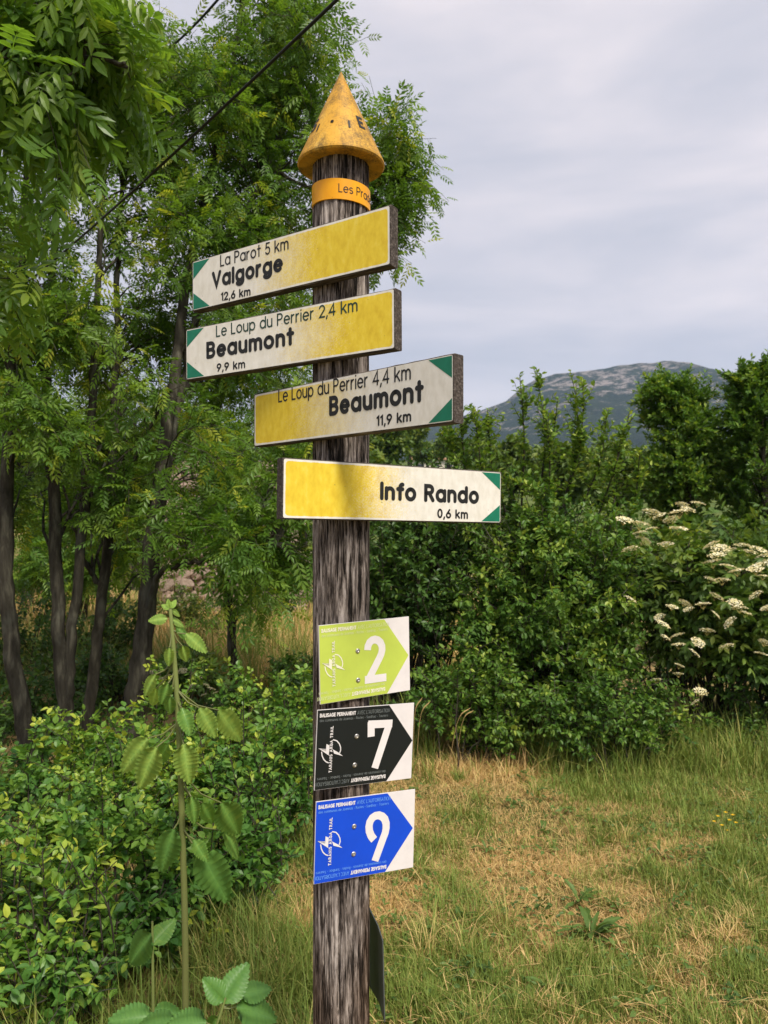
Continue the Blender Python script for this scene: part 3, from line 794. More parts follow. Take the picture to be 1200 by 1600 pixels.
    # --- trail plates
    plates = [
        dict(p=(0.5584, 0.0206, 0.0261, 1.2985, 0.2347, 0.1714), q=[(497.8, 976.7), (500.3, 1101.4), (638.2, 964.2), (641.1, 1077.6)], z=(7.059, 480, 960), colour=(0.46, 0.56, 0.085), line=(0.62, 0.68, 0.36), white=(0.74, 0.72, 0.55),
             label='lime green plate with number 2', arrow=[(850, 52), (1116, 450), (888, 868)], screws=[(560, 400), (566, 722)],
             num=[[(668, 392), (672, 350), (690, 308), (718, 284), (748, 276), (780, 284), (808, 308), (826, 350), (828, 392), (818, 436), (800, 478), (682, 715)], [(640, 722), (876, 690)]], logo=[(80, 20)]),
        dict(p=(0.4925, -0.045, 0.0292, 1.1054, 0.2434, 0.1735), q=[(496.5, 1109.5), (490.5, 1235.2), (646.5, 1098.3), (643, 1215.7)], z=(6.667, 480, 1090), colour=(0.006, 0.009, 0.010), line=(0.16, 0.18, 0.18), white=(0.66, 0.63, 0.63),
             label='black plate with number 7', arrow=[(852, 82), (1095, 442), (826, 872)], screws=[(514, 400), (493, 700)],
             num=[[(664, 404), (664, 250)], [(632, 278), (884, 266)], [(846, 290), (702, 732)]]),
        dict(p=(0.4290, -0.0301, 0.0328, 0.9036, 0.2419, 0.1787), q=[(493.8, 1252.8), (490.2, 1382.2), (648.6, 1233.7), (645.5, 1354.8)], z=(6.667, 480, 1225), colour=(0.003, 0.062, 0.58), line=(0.14, 0.36, 0.86), white=(0.70, 0.68, 0.70),
             label='blue plate with number 9', arrow=[(837, 100), (1100, 458), (812, 912)], screws=[(490, 440), (484, 728)],
             num=[[(698, 580), (668, 540), (648, 490), (644, 440), (654, 392), (678, 352), (710, 330), (746, 324), (780, 336), (808, 364), (822, 410), (822, 460), (812, 510), (792, 562), (706, 800)]]),
    ]
    M_WHITE = plain_mat('plate_white', (0.70, 0.66, 0.66), 0.42, 0.4, 0, 0.05, 30)
    d_ref = plates[2]
    for pl in plates:
        yaw, roll, u, zc, W, H = pl['p']
        z_, ox, oy = pl['z']
        cv = lambda p: (p[0] / z_ + ox, p[1] / z_ + oy)
        hf = inv_h(pl['q'], W, H)
        g = Geo(); t = 0.003
        V = [(sx * W / 2, sy * H / 2, zz) for zz in (0, -t) for sy in (-1, 1) for sx in (-1, 1)]
        g.add(V, [(0, 1, 3, 2), (4, 6, 7, 5), (0, 4, 5, 1), (2, 3, 7, 6), (0, 2, 6, 4), (1, 5, 7, 3)])
        po = obj('trail_plate', g.mesh('trail_plate'), M_WHITE, root, mw=frame(yaw, roll, u, zc, 0.001 + t))
        po['label'] = pl['label']
        ms = plain_mat('plate_colour', pl['colour'], 0.40, 0.42, 0, 0.07, 14)
        a1, a2, a3 = (hf(cv(k)) for k in pl['arrow'])
        e_ = 0.0008
        A5 = [(-W / 2 + e_, H / 2 - e_), (-W / 2 + e_, -H / 2 + e_), (a3[0], -H / 2 + e_), (min(a2[0], W / 2 - e_), a2[1]), (a1[0], H / 2 - e_)]
        obj('arrow_field', mesh_np('arrow_field', [(x, y, 0.0005) for x, y in A5] + [(0, 0, 0.0005)], [[k, (k + 1) % 5, 5] for k in range(5)]), ms, po)
        wm = plain_mat('plate_print_white', pl['white'], 0.45, 0.4, 0, 0.05, 30)
        lm = plain_mat('plate_print_tint', pl['line'], 0.45, 0.4, 0, 0.05, 30)
        big = plain_mat('plate_number_white', (0.72, 0.68, 0.68), 0.42, 0.4, 0, 0.05, 30)
        lettering('number', [np.array([hf(cv(k)) for k in s]) for s in pl['num']], 0.0176, big, po, 0.0009, 'butt', None, 0.0001)
        # printed lines along both long edges, the lower one upside down
        for sgn in (1, -1):
            x0 = -W / 2 + 0.006; y0 = H / 2 - 0.0165
            bw, tw = 0.087, 0.082
            put = lambda st, dx, dy: [np.stack([sgn * (x0 + dx + k[:, 0]) + (0 if sgn > 0 else -0.063), sgn * (y0 + dy + k[:, 1])], 1) for k in st]
            lettering('lettering', put(text_strokes('BALISAGE PERMANENT', bw, 0.0085, 0.22, 0.10), 0, 0), 0.0018, wm, po, 0.0009)
            lettering('lettering', put(text_strokes("AVEC L'AUTORISATION", tw, 0.0085, 0.10, 0.16), bw + 0.004, 0), 0.0008, lm, po, 0.0009)
            lettering('lettering', put(text_strokes('des communes de Joannas - Rocles - Sanilhac - Tauriers', bw + tw, 0.0060, 0.11, 0.16), 0, -0.0098), 0.0006, lm, po, 0.0009)
        # emblem: two arcs, two bolts and a line of letters reading upwards
        hq = inv_h(d_ref['q'], W, H); cq = lambda p: hq((p[0] / 6.667 + 480, p[1] / 6.667 + 1225))
        g = Geo(); zz = 0.0010
        for k, s in enumerate(([(140, 632), (146, 672), (164, 710), (190, 734), (214, 742)], [(264, 494), (300, 502), (326, 530), (341, 566), (343, 600), (334, 628)])):
            V, F = ribbon([cq(p) for p in s], 0.0024, 'round'); g.add(np.column_stack([V, np.full(len(V), zz + k * 0.0001)]), F)
        for k, P in enumerate(([(104, 592), (188, 622), (190, 542), (224, 556), (216, 664)], [(258, 596), (322, 628), (368, 663), (272, 640)])):
            Q = [cq(p) for p in P]; c = np.mean(Q, 0); n_ = len(Q)
            g.add([(x, y, zz + 0.0003 + k * 0.0001) for x, y in Q + [c]], [[i_, (i_ + 1) % n_, n_] for i_ in range(n_)])
        obj('emblem', g.mesh('emblem'), wm, po)
        b0, b1 = cq((240, 845)), cq((262, 345))
        st = text_strokes('TARANIS ARGA TRAIL', abs(b1[1] - b0[1]), 0.0072, 0.20, 0.24)
        lettering('lettering', [np.stack([b0[0] - k[:, 1] + 0.002, b0[1] + k[:, 0]], 1) for k in st], 0.0015, wm, po, 0.0016)
        for sc_ in pl['screws']:
            c = hf(cv(sc_)); g = Geo(); k = 14
            ra = [(0.0056, 0.0006), (0.0056, 0.0016), (0.0042, 0.0030), (0.0022, 0.0034)]
            aa = np.linspace(0, 2 * np.pi, k, endpoint=False)
            V = np.array([[(c[0] + r_ * math.cos(t_), c[1] + r_ * math.sin(t_), q_) for t_ in aa] for r_, q_ in ra]).reshape(-1, 3)
            i = np.arange(3)[:, None]; j = np.arange(k)[None]
            g.add(V, np.stack([i * k + j, i * k + (j + 1) % k, (i + 1) * k + (j + 1) % k, (i + 1) * k + j], -1).reshape(-1, 4))
            for dx in (0,):
                g.add(np.concatenate([V[-k:], [[c[0], c[1], 0.0020]]]), [[q, (q + 1) % k, k] for q in range(k)])
            so = obj('screw', g.mesh('screw'), M_STEEL, po)
    # --- plate on the far side, seen from its grey back
    g = Geo()
    M_BACK = plain_mat('plate_back_grey', (0.085, 0.095, 0.092), 0.45, 0.4, 0.2, 0.2, 25)
    P = [at(570, 1404, 1.868), at(579, 1424, 1.835), at(590, 1446, 1.770), at(597.5, 1470, 1.705), at(600.5, 1597, 1.700), at(592, 1566, 1.765), at(580, 1546, 1.835), at(570, 1528, 1.868)]
    P = np.array(P) - np.array([POST_X, POST_D, 0])
    nrm = np.array([0.0022, 0.0008, 0])
    V = np.concatenate([P, P + nrm]); k = 8
    g.add(V, [(0, 1, 6, 7), (1, 2, 5, 6), (2, 3, 4, 5), (8, 15, 14, 9), (9, 14, 13, 10), (10, 13, 12, 11)])
    g.add(V, [(q, q + 8, (q + 1) % 8 + 8, (q + 1) % 8) for q in range(8)])
    bp = obj('rear_plate', g.mesh('rear_plate'), M_BACK, root)
    bp['label'] = 'grey back of a plate on the far side of the post'
build_signpost()

# ------------------------------------------------------------------ overhead cables
M_CABLE = plain_mat('cable_rubber', (0.010, 0.010, 0.011), 0.6, 0.3)
def cable(a, b, ext0, ext1, r, label):
    a, b = np.array(a), np.array(b); d = b - a
    s = np.linspace(-ext0, 1 + ext1, 60)
    P = a + d * s[:, None]
    P[:, 2] -= 0.10 * (s * (1 - s)) * 0.6
    tw = np.linspace(0, 260, 60)
    g = Geo(); tube(g, P, r, 8)
    o = obj('overhead_cable', g.mesh('overhead_cable', True), M_CABLE)
    tag(o, label, 'cable', 'overhead cables')
cable(at(524, 2, 2.3), at(90, 402, 4.5), 1.2, 3.0, 0.0056, 'thick black overhead cable crossing in front of the trees to the upper left')
cable(at(340, 0, 4.9), at(262, 78, 6.0), 4.0, 5.0, 0.0080, 'short visible length of black cable near the top edge, left of the thick one')

# ------------------------------------------------------------------ foliage tools
def T_diamond(w=0.34, fold=0.10):
    return np.array([(0, 0, 0), (0.45, w / 2, fold * w), (1, 0, -0.06), (0.45, -w / 2, fold * w)]), np.array([(0, 2, 1), (0, 3, 2)])
def T_oval(w=0.55, fold=0.16, droop=0.14):
    V = [(0, 0, 0), (0.28, w * .42, fold * w), (0.62, w * .46, fold * w - droop * .4), (1, 0, -droop), (0.62, -w * .46, fold * w - droop * .4), (0.28, -w * .42, fold * w), (0.5, 0, -droop * .22)]
    F = [(0, 6, 1), (1, 6, 2), (2, 6, 3), (0, 5, 6), (5, 4, 6), (4, 3, 6)]
    return np.array(V), np.array(F)
def place(tpl, frames_):
    V, F, o = [], [], 0
    for M, t, s in frames_:
        v = tpl[0] * s; V.append(v @ M.T + t); F.append(tpl[1] + o); o += len(v)
    return np.concatenate(V), np.concatenate(F)
def rot(dx, up):
    x = unit(dx); y = unit(np.cross(up, x)); z = np.cross(x, y)
    return np.stack([x, y, z], 1)
def T_compound(leaf, pairs=4, length=1.0, lf=0.34, spread=0.9, droop=0.25, start=0.25):
    fr = []
    for k in range(pairs):
        s = start + (0.92 - start) * k / max(1, pairs - 1) * 0.92
        p = np.array([s * length, 0, -droop * s * s])
        for sy in (1, -1):
            d = np.array([math.cos(spread), sy * math.sin(spread), -0.25 - 0.2 * s])
            fr.append((rot(d, np.array([0, 0, 1.0])), p, lf * (1 - 0.25 * abs(s - 0.55))))
    fr.append((rot(np.array([1, 0, -droop * 1.6]), np.array([0, 0, 1.0])), np.array([length * 0.92, 0, -droop * 0.85]), lf * 1.05))
    V, F = place(leaf, fr)
    # rachis as a thin strip
    o = len(V)
    R_ = np.array([(0, .008, 0), (0, -.008, 0), (length * .5, .006, -droop * .25), (length * .5, -.006, -droop * .25), (length * .95, 0, -droop * .9)])
    return np.concatenate([V, R_]), np.concatenate([F, np.array([(0, 1, 3), (0, 3, 2), (2, 3, 4)]) + o])
TP = {
    'ash': T_compound(T_diamond(0.36), 4, 1.0, 0.36, 0.85, 0.30),
    'ash_near': T_compound(T_oval(0.34, 0.14, 0.12), 4, 1.0, 0.40, 0.80, 0.35),
    'elder': T_compound(T_oval(0.46, 0.12, 0.10), 2, 1.0, 0.50, 0.95, 0.22, 0.4),
    'small': T_oval(0.52), 'diamond': T_diamond(0.55),
    'tri': T_compound(T_oval(0.66, 0.14, 0.10), 1, 0.55, 0.62, 1.15, 0.10, 0.45),
}
def scatter(tpl, pos, dirs, ups, scale, tint):
    V0, F0 = tpl
    n = len(pos); k = len(V0)
    X = unit(dirs); Y = unit(np.cross(ups, X)); Z = np.cross(X, Y)
    V = (X[:, None] * V0[None, :, 0:1] + Y[:, None] * V0[None, :, 1:2] + Z[:, None] * V0[None, :, 2:3]) * np.asarray(scale)[:, None, None] + pos[:, None]
    F = F0[None] + (np.arange(n) * k)[:, None, None]
    return V.reshape(-1, 3), F.reshape(-1, 3), np.repeat(tint, k)

class Grower:
    """grows limbs, twigs and leaves towards volumes of foliage"""
    def __init__(s, seed):
        s.g = np.random.default_rng(seed); s.wood = Geo(); s.tw = Geo()
        s.P, s.D, s.U, s.S, s.T = [], [], [], [], []
    def shoot(s, P, nl, size, tint, spread=0.9, t0=0.2, up=0.5, droop=0.15):
        """leaves along a polyline"""
        n = len(P); g = s.g
        f = t0 + (1 - t0) * (np.arange(nl) + g.uniform(0, 1, nl)) / nl
        q = np.minimum(f, 0.999) * (n - 1); i = q.astype(int)
        A = P[i]; B = P[i + 1]
        tg = unit(B - A); p = A + (B - A) * (q - i)[:, None]
        sd = g.normal(0, 1, (nl, 3)); sd = unit(sd - tg * (sd * tg).sum(1, keepdims=True))
        d = tg * (1 - spread * 0.6) + sd * spread + np.array([0, 0, -droop])
        u = np.array([0, 0, up]) + g.normal(0, 0.38, (nl, 3))
        s.P.append(p); s.D.append(d); s.U.append(u)
        s.S.append(size * g.uniform(0.65, 1.2, nl) * (1 - 0.25 * f))
        s.T.append(np.clip(tint + g.normal(0, 0.14, nl) + 0.16 * (f > 0.82), 0, 1))
    def limb(s, p0, p1, d0, nt, tl, nl, size, tint, r0, lift=0.3, spread=0.9, droop=0.15, tip=True, bare=0.45):
        p0 = np.array(p0, float); p1 = np.array(p1, float); L = np.linalg.norm(p1 - p0)
        c = p0 + np.asarray(d0) * L * 0.35 + (p1 - p0) * 0.25 + s.g.normal(0, 0.05, 3) * L
        u = np.linspace(0, 1, 8)[:, None]
        P = (1 - u) ** 2 * p0 + 2 * u * (1 - u) * c + u ** 2 * p1
        P[1:-1] += s.g.normal(0, 0.012, (6, 3)) * L
        tube(s.wood, P, np.linspace(r0, max(0.0022, r0 * 0.22), 8), 5, 0.5, False)
        for k in range(nt):
            f = bare + (1 - bare) * (k + s.g.uniform(0.1, 0.9)) / nt
            q = min(f, 0.999) * 7; i = int(q)
            a = P[i] + (P[i + 1] - P[i]) * (q - i); tg = unit(P[i + 1] - P[i])
            sd = s.g.normal(0, 1, 3); sd = unit(sd - tg * (sd @ tg))
            d = unit(tg * 0.55 + sd * 0.85 + np.array([0, 0, lift]))
            ln = tl * s.g.uniform(0.55, 1.2) * (1.15 - 0.4 * f)
            w = np.linspace(0, 1, 4)[:, None]
            Q = a + d * ln * w + np.array([0, 0, -droop * ln]) * w ** 2 + s.g.normal(0, 0.02, (4, 3)) * ln * w
            tube(s.tw, Q, np.linspace(max(0.0028, r0 * 0.2), 0.0014, 4), 3, 0.5, False)
            s.shoot(Q, nl, size, tint + s.g.normal(0, 0.07), spread, 0.15, 0.8, droop)
        if tip:
            s.shoot(P[4:], nl, size, tint + 0.05, spread, 0.2, 0.8, droop)
    def finish(s, root, tplname, leafmat, barkmat, origin, crown='crown', trunk='trunk', branch='branches', stuff=True):
        o = np.asarray(origin, float)
        if s.wood.n:
            s.wood.V = [v - o for v in s.wood.V]
            obj(trunk, s.wood.mesh(trunk, True), barkmat, root)
        if s.tw.n:
            s.tw.V = [v - o for v in s.tw.V]
            b = obj(branch, s.tw.mesh(branch), M_TWIG, root); b['kind'] = 'stuff'
        if s.P:
            V, F, T = scatter(TP[tplname] if isinstance(tplname, str) else tplname, np.concatenate(s.P) - o, np.concatenate(s.D), np.concatenate(s.U), np.concatenate(s.S), np.concatenate(s.T))
            c = obj(crown, mesh_np(crown, V, F, T), leafmat, root)
            c['kind'] = 'stuff'
            return len(F)
        return 0

TRIS = {}
def blob(px, py, d, rx, ry, rd, n):
    c = at(px, py, d); k = d / FPX
    return c, np.array([rx * k, rd, ry * k]), n

def in_ball(g, c, r, shell=0.55):
    v = unit(g.normal(0, 1, 3)); q = g.uniform(shell ** 3, 1) ** (1 / 3)
    return c + v * r * q

def make_tree(name, label, cat, group, stems, blobs, tpl, leafmat, size, seed, nt=6, tl=0.45, nl=6, tint=0.5, lift=0.15, droop=0.2, spread=0.9, shell=0.3, limb_r=0.011, crown='crown', bark=None):
    """stems: list of (points, radii); blobs: (centre, radii, number of limbs)"""
    base = np.array(stems[0][0][0], float)
    root = empty(name, base); tag(root, label, cat, group)
    G = Grower(seed)
    pts, tans = [], []
    for P, r in stems:
        n = max(8, int(6 * len(P)))
        Q = spline(P, n); rr = np.interp(np.linspace(0, 1, n), np.linspace(0, 1, len(r)), r)
        Q[1:] += G.g.normal(0, 0.006, (n - 1, 3))
        tube(G.wood, Q, rr, 10)
        pts.append(Q); tans.append(unit(np.gradient(Q, axis=0)))
    pts = np.concatenate(pts); tans = np.concatenate(tans)
    for c, r, n in blobs:
        for k in range(n):
            t = in_ball(G.g, c, r, shell)
            dv = t - pts; hd = np.hypot(dv[:, 0], dv[:, 1])
            cost = np.linalg.norm(dv, axis=1) + 3.0 * np.clip(0.45 * hd - dv[:, 2], 0, None) * 0.5 + G.g.uniform(0, 0.25, len(pts))
            i = int(np.argmin(cost)); L = np.linalg.norm(t - pts[i])
            G.limb(pts[i], t, tans[i] * 0.6 + np.array([0, 0, 0.3]), nt, tl, nl, size, tint + G.g.normal(0, 0.08), limb_r * (0.6 + 0.5 * L), lift, spread, droop)
    TRIS[label] = G.finish(root, tpl, leafmat, bark or M_BARK, base, crown)
    return root

def pxs(*pts):
    return [at(*p) for p in pts]

# ------------------------------------------------------------------ ash trees on the left
ASH = dict(tpl='ash', leafmat=M_ASH, size=0.175, tint=0.58)
GRP = 'young ash trees behind the brambles'
make_tree('ash_tree', 'slender ash tree with leaning grey trunk at the left edge', 'tree', GRP,
          [(pxs((52, 1215, 5.1), (30, 1080, 5.1), (12, 950, 5.1), (10, 780, 5.15), (20, 560, 5.3), (40, 300, 5.5), (60, 60, 5.7)), (0.062, 0.055, 0.05, 0.045, 0.035, 0.025, 0.012))],
          [blob(20, 360, 5.3, 120, 110, 0.6, 22), blob(10, 540, 5.6, 120, 90, 0.5, 14), blob(40, 610, 4.9, 70, 40, 0.2, 5), blob(20, 470, 5.0, 80, 40, 0.2, 7), blob(-40, 760, 5.7, 110, 100, 0.5, 9), blob(60, 120, 5.6, 130, 130, 0.7, 26)], seed=11, **ASH)
make_tree('ash_tree', 'ash tree with trunk forking just above the brambles, second trunk from the left edge', 'tree', GRP,
          [(pxs((112, 1215, 5.3), (100, 1090, 5.3), (90, 950, 5.3), (82, 760, 5.35), (72, 560, 5.5), (90, 330, 5.7), (120, 120, 5.9)), (0.056, 0.05, 0.045, 0.04, 0.034, 0.024, 0.012)),
           (pxs((104, 1110, 5.3), (112, 1000, 5.3), (126, 860, 5.35), (140, 700, 5.45), (150, 500, 5.6), (165, 250, 5.8), (190, 40, 6.0)), (0.036, 0.036, 0.033, 0.03, 0.024, 0.018, 0.01)),
           (pxs((88, 740, 5.35), (60, 690, 5.3), (20, 600, 5.2)), (0.02, 0.016, 0.008))],
          [blob(170, 130, 5.9, 130, 150, 0.8, 34), blob(130, 540, 6.1, 120, 70, 0.5, 16), blob(130, 490, 5.1, 90, 40, 0.25, 6), blob(120, 680, 5.0, 50, 45, 0.2, 4), blob(150, 720, 6.3, 130, 80, 0.5, 11), blob(180, 300, 5.9, 120, 90, 0.5, 14)], seed=12, **ASH)
make_tree('ash_tree', 'straight thin ash tree between the forked one and the thickest trunk', 'tree', GRP,
          [(pxs((130, 1200, 5.6), (142, 1080, 5.6), (156, 960, 5.6), (172, 800, 5.7), (180, 620, 5.8), (185, 400, 6.0), (200, 150, 6.2)), (0.046, 0.042, 0.038, 0.034, 0.028, 0.02, 0.01)),
           (pxs((170, 820, 5.7), (200, 740, 5.6), (240, 660, 5.5), (262, 600, 5.4)), (0.02, 0.016, 0.012, 0.006)),
           (pxs((160, 920, 5.7), (125, 860, 5.6), (100, 760, 5.5)), (0.016, 0.013, 0.008))],
          [blob(240, 190, 6.2, 110, 130, 0.7, 26), blob(220, 640, 6.5, 110, 90, 0.5, 13), blob(210, 590, 5.2, 60, 45, 0.25, 3), blob(200, 770, 5.3, 60, 40, 0.2, 5), blob(190, 820, 6.5, 120, 70, 0.5, 9), blob(270, 500, 6.2, 80, 60, 0.5, 12)], seed=13, **ASH)
make_tree('ash_tree', 'tallest ash tree with the thickest leaning trunk, its crown reaching behind the cone', 'tree', GRP,
          [(pxs((196, 1195, 5.3), (212, 1090, 5.3), (226, 980, 5.3), (238, 860, 5.35), (252, 740, 5.4), (268, 620, 5.5), (300, 400, 5.8), (350, 180, 6.0), (390, -60, 6.2)), (0.076, 0.070, 0.064, 0.058, 0.052, 0.042, 0.034, 0.022, 0.012)),
           (pxs((240, 880, 5.35), (262, 720, 5.5), (285, 600, 5.7), (330, 420, 5.9), (420, 260, 6.1), (470, 60, 6.3)), (0.034, 0.034, 0.030, 0.026, 0.018, 0.010)),
           (pxs((226, 1000, 5.3), (246, 900, 5.2), (300, 880, 5.0), (360, 868, 4.9), (430, 850, 4.9)), (0.022, 0.02, 0.016, 0.011, 0.006)),
           (pxs((420, 262, 6.1), (500, 300, 6.1), (580, 300, 6.0), (612, 200, 5.9)), (0.015, 0.013, 0.010, 0.005))],
          [blob(430, 90, 6.2, 105, 170, 0.7, 58), blob(330, 210, 6.0, 110, 150, 0.6, 30), blob(330, 400, 5.8, 90, 80, 0.5, 18),
           blob(450, 330, 6.2, 80, 120, 0.5, 30), blob(604, 270, 6.0, 34, 105, 0.25, 22), blob(595, 425, 6.1, 16, 20, 0.15, 3),
           blob(390, 530, 6.1, 100, 70, 0.5, 14), blob(345, 760, 5.8, 95, 90, 0.5, 12), blob(290, 690, 5.0, 50, 40, 0.2, 2), blob(270, 800, 5.0, 45, 40, 0.2, 4), blob(410, 860, 5.0, 75, 70, 0.4, 16), blob(455, 720, 5.2, 50, 90, 0.4, 10)], seed=14, **ASH)
make_tree('ash_tree', 'thin ash sapling with a crooked stem behind the thickest trunk', 'tree', GRP,
          [(pxs((372, 1090, 7.2), (350, 900, 7.2), (320, 720, 7.2), (340, 640, 7.2), (362, 560, 7.3), (380, 420, 7.4)), (0.045, 0.04, 0.034, 0.03, 0.022, 0.012)),
           (pxs((325, 710, 7.2), (390, 690, 7.0), (450, 680, 7.0)), (0.018, 0.014, 0.007))],
          [blob(390, 640, 7.2, 100, 80, 0.7, 18), blob(400, 800, 7.0, 90, 90, 0.7, 18), blob(430, 500, 7.4, 80, 110, 0.7, 20), blob(440, 900, 6.8, 60, 50, 0.5, 10)], seed=15, **ASH)
# an ash whose trunk stands out of the picture on the left and whose twigs hang into the corner
make_tree('ash_tree', 'near ash tree whose large drooping leaves hang into the top left corner', 'tree', None,
          [([(-2.25, 2.6, 0), (-2.2, 2.65, 1.5), (-2.1, 2.7, 3.0), (-1.95, 2.8, 4.2)], (0.08, 0.07, 0.055, 0.03)),
           ([(-2.1, 2.7, 3.0), (-1.75, 2.85, 3.35), (-1.35, 3.0, 3.45), (-1.0, 3.0, 3.40)], (0.03, 0.024, 0.016, 0.008))],
          [blob(50, 40, 3.0, 100, 80, 0.3, 15), blob(40, 170, 2.9, 55, 50, 0.25, 6), blob(150, 100, 3.2, 40, 50, 0.2, 4), blob(-30, 420, 2.9, 50, 80, 0.3, 5)],
          'ash_near', M_ASHN, 0.24, 16, nt=4, tl=0.32, nl=5, tint=0.55, droop=0.4)

# trees farther back on the slope behind them
for k, (px, py, d, rx, ry, nb, lab) in enumerate([
        (40, 700, 13, 130, 130, 26, 'round dark tree on the slope, seen low between the left trunks'),
        (210, 690, 15, 110, 110, 24, 'pale green tree on the slope behind the thickest trunk'),
        (330, 700, 14.5, 80, 105, 20, 'dark bushy tree above the stone terrace wall'),
        (470, 690, 17, 90, 110, 24, 'leafy tree behind the post, right of the terrace wall'),
        (120, 850, 11, 110, 75, 22, 'low bushy tree in the shade behind the left trunks'),
        (-120, 640, 12, 150, 180, 26, 'broad tree cut by the left edge behind the ash trees')]):
    c = at(px, py, d); gz = float(ground_z(c[0], c[1]))
    make_tree('slope_tree', lab, 'tree', 'trees on the slope behind the ash trees',
              [([(c[0], c[1], gz - 0.1), (c[0] + 0.1, c[1], gz + 0.5 * (c[2] - gz)), (c[0], c[1], c[2] + 0.3)], (0.10, 0.07, 0.02))],
              [(c, np.array([rx * d / FPX, rx * d / FPX * 0.8, ry * d / FPX]), nb * 2)], 'ash', M_FAR if k in (1, 3) else M_ASH, 0.30, 40 + k, nt=6, tl=0.55, nl=6, tint=0.5 + 0.15 * (k in (1, 3)), limb_r=0.012)

# ------------------------------------------------------------------ stone terrace wall on the slope
def terrace_wall():
    x0, x1, y = -3.75, -1.45, 13.0
    zb = float(ground_z(-2.5, 13)) - 0.1
    root = empty('terrace_wall', (x0, y, zb)); tag(root, 'pinkish dry stone terrace wall glimpsed between the leaves', 'wall')
    m, n, l, out = mat_new('terrace_stone')
    v = coords(n, l, 'Object'); a = noise(n, l, v, 7, 6, 0.65)
    oi = n.new('ShaderNodeObjectInfo')
    r = ramp(n, [(0.3, (0.20, 0.14, 0.11)), (0.7, (0.46, 0.34, 0.27))]); l.new(a.outputs['Fac'], r.inputs['Fac'])
    c = mixc(n, l, math_(n, l, 'MULTIPLY', oi.outputs['Random'], 0.5), r.outputs['Color'], (0.27, 0.23, 0.19))
    principled(n, l, out, c, 0.9, 0.1, a.outputs['Fac'], 0.6, 0.02)
    g = np.random.default_rng(5)
    meshes = []
    for k in range(6):
        V = np.array([(sx, sy, sz) for sx in (-1, 0, 1) for sy in (-1, 1) for sz in (-1, 0, 1)], float) * 0.5
        V[:, 0] *= 1 - 0.16 * (np.abs(V[:, 2]) > 0.4); V[:, 1] *= 1 - 0.25 * (np.abs(V[:, 2]) > 0.4) * (np.abs(V[:, 0]) > 0.3)
        V += g.normal(0, 0.045, V.shape)
        idx = lambda a_, b_, c_: a_ * 6 + b_ * 3 + c_
        F = []
        for a_ in (0, 1):
            for c_ in (0, 1):
                F += [(idx(a_, 0, c_), idx(a_ + 1, 0, c_), idx(a_ + 1, 0, c_ + 1), idx(a_, 0, c_ + 1)), (idx(a_, 1, c_), idx(a_, 1, c_ + 1), idx(a_ + 1, 1, c_ + 1), idx(a_ + 1, 1, c_))]
            F += [(idx(a_, 0, 2), idx(a_ + 1, 0, 2), idx(a_ + 1, 1, 2), idx(a_, 1, 2)), (idx(a_, 0, 0), idx(a_, 1, 0), idx(a_ + 1, 1, 0), idx(a_ + 1, 0, 0))]
        for c_ in (0, 1):
            F += [(idx(0, 0, c_), idx(0, 0, c_ + 1), idx(0, 1, c_ + 1), idx(0, 1, c_)), (idx(2, 0, c_), idx(2, 1, c_), idx(2, 1, c_ + 1), idx(2, 0, c_ + 1))]
        me = mesh_np('stone', V, np.array(F)); me.materials.append(m); meshes.append(me)
    z = 0.0
    while z < 2.7:
        h = g.uniform(0.12, 0.22); x = g.uniform(-0.1, 0.05)
        while x < x1 - x0:
            w = g.uniform(0.16, 0.40)
            o = bpy.data.objects.new('stone', meshes[g.integers(6)]); col.objects.link(o); o.parent = root
            o.location = (x + w / 2, g.normal(0, 0.02), z + h / 2); o.scale = (w * 1.02, 0.34, h * 1.03); o.rotation_euler = (0, g.normal(0, 0.04), g.normal(0, 0.05))
            x += w
        z += h
terrace_wall()

# ------------------------------------------------------------------ far trees, farmhouse, in the gap right of the post
for k, (px, py, d, rx, ry, lab) in enumerate([
        (600, 690, 48, 45, 38, 'far dark tree showing just right of the post above the lowest board'),
        (640, 672, 55, 28, 26, 'far round tree in the gap between the two lowest boards'),
        (668, 706, 75, 24, 14, 'far low bushy tree in front of the blue mountain foot'),
        (700, 700, 70, 22, 16, 'far tree beside the pale farmhouse wall'),
        (745, 705, 62, 40, 26, 'far tree half hidden by the plum hedge shoots'),
        (800, 730, 34, 60, 36, 'broad far tree behind the left half of the plum bush'), (880, 740, 30, 60, 36, 'broad far tree behind the middle shoots of the plum bush'),
        (960, 735, 32, 60, 40, 'broad far tree between the plum bush and the feathery trees'), (1060, 740, 30, 70, 40, 'far tree behind the feathery young tree'), (1170, 730, 32, 70, 50, 'far tree behind the trees at the right edge'),
        (560, 760, 26, 60, 60, 'leafy tree across the meadow hidden mostly by the post')]):
    c = at(px, py, d); gz = float(ground_z(c[0], c[1]))
    make_tree('far_tree', lab, 'tree', 'far trees across the meadow',
              [([(c[0], c[1], gz - 0.2), (c[0], c[1], gz + 0.5 * (c[2] - gz)), (c[0], c[1], c[2])], (0.25, 0.16, 0.05))],
              [(c, np.array([rx * d / FPX, rx * d / FPX, ry * d / FPX]), 60)], 'diamond', M_FAR, 0.42, 60 + k, nt=8, tl=0.8, nl=10, tint=0.45, limb_r=0.03)

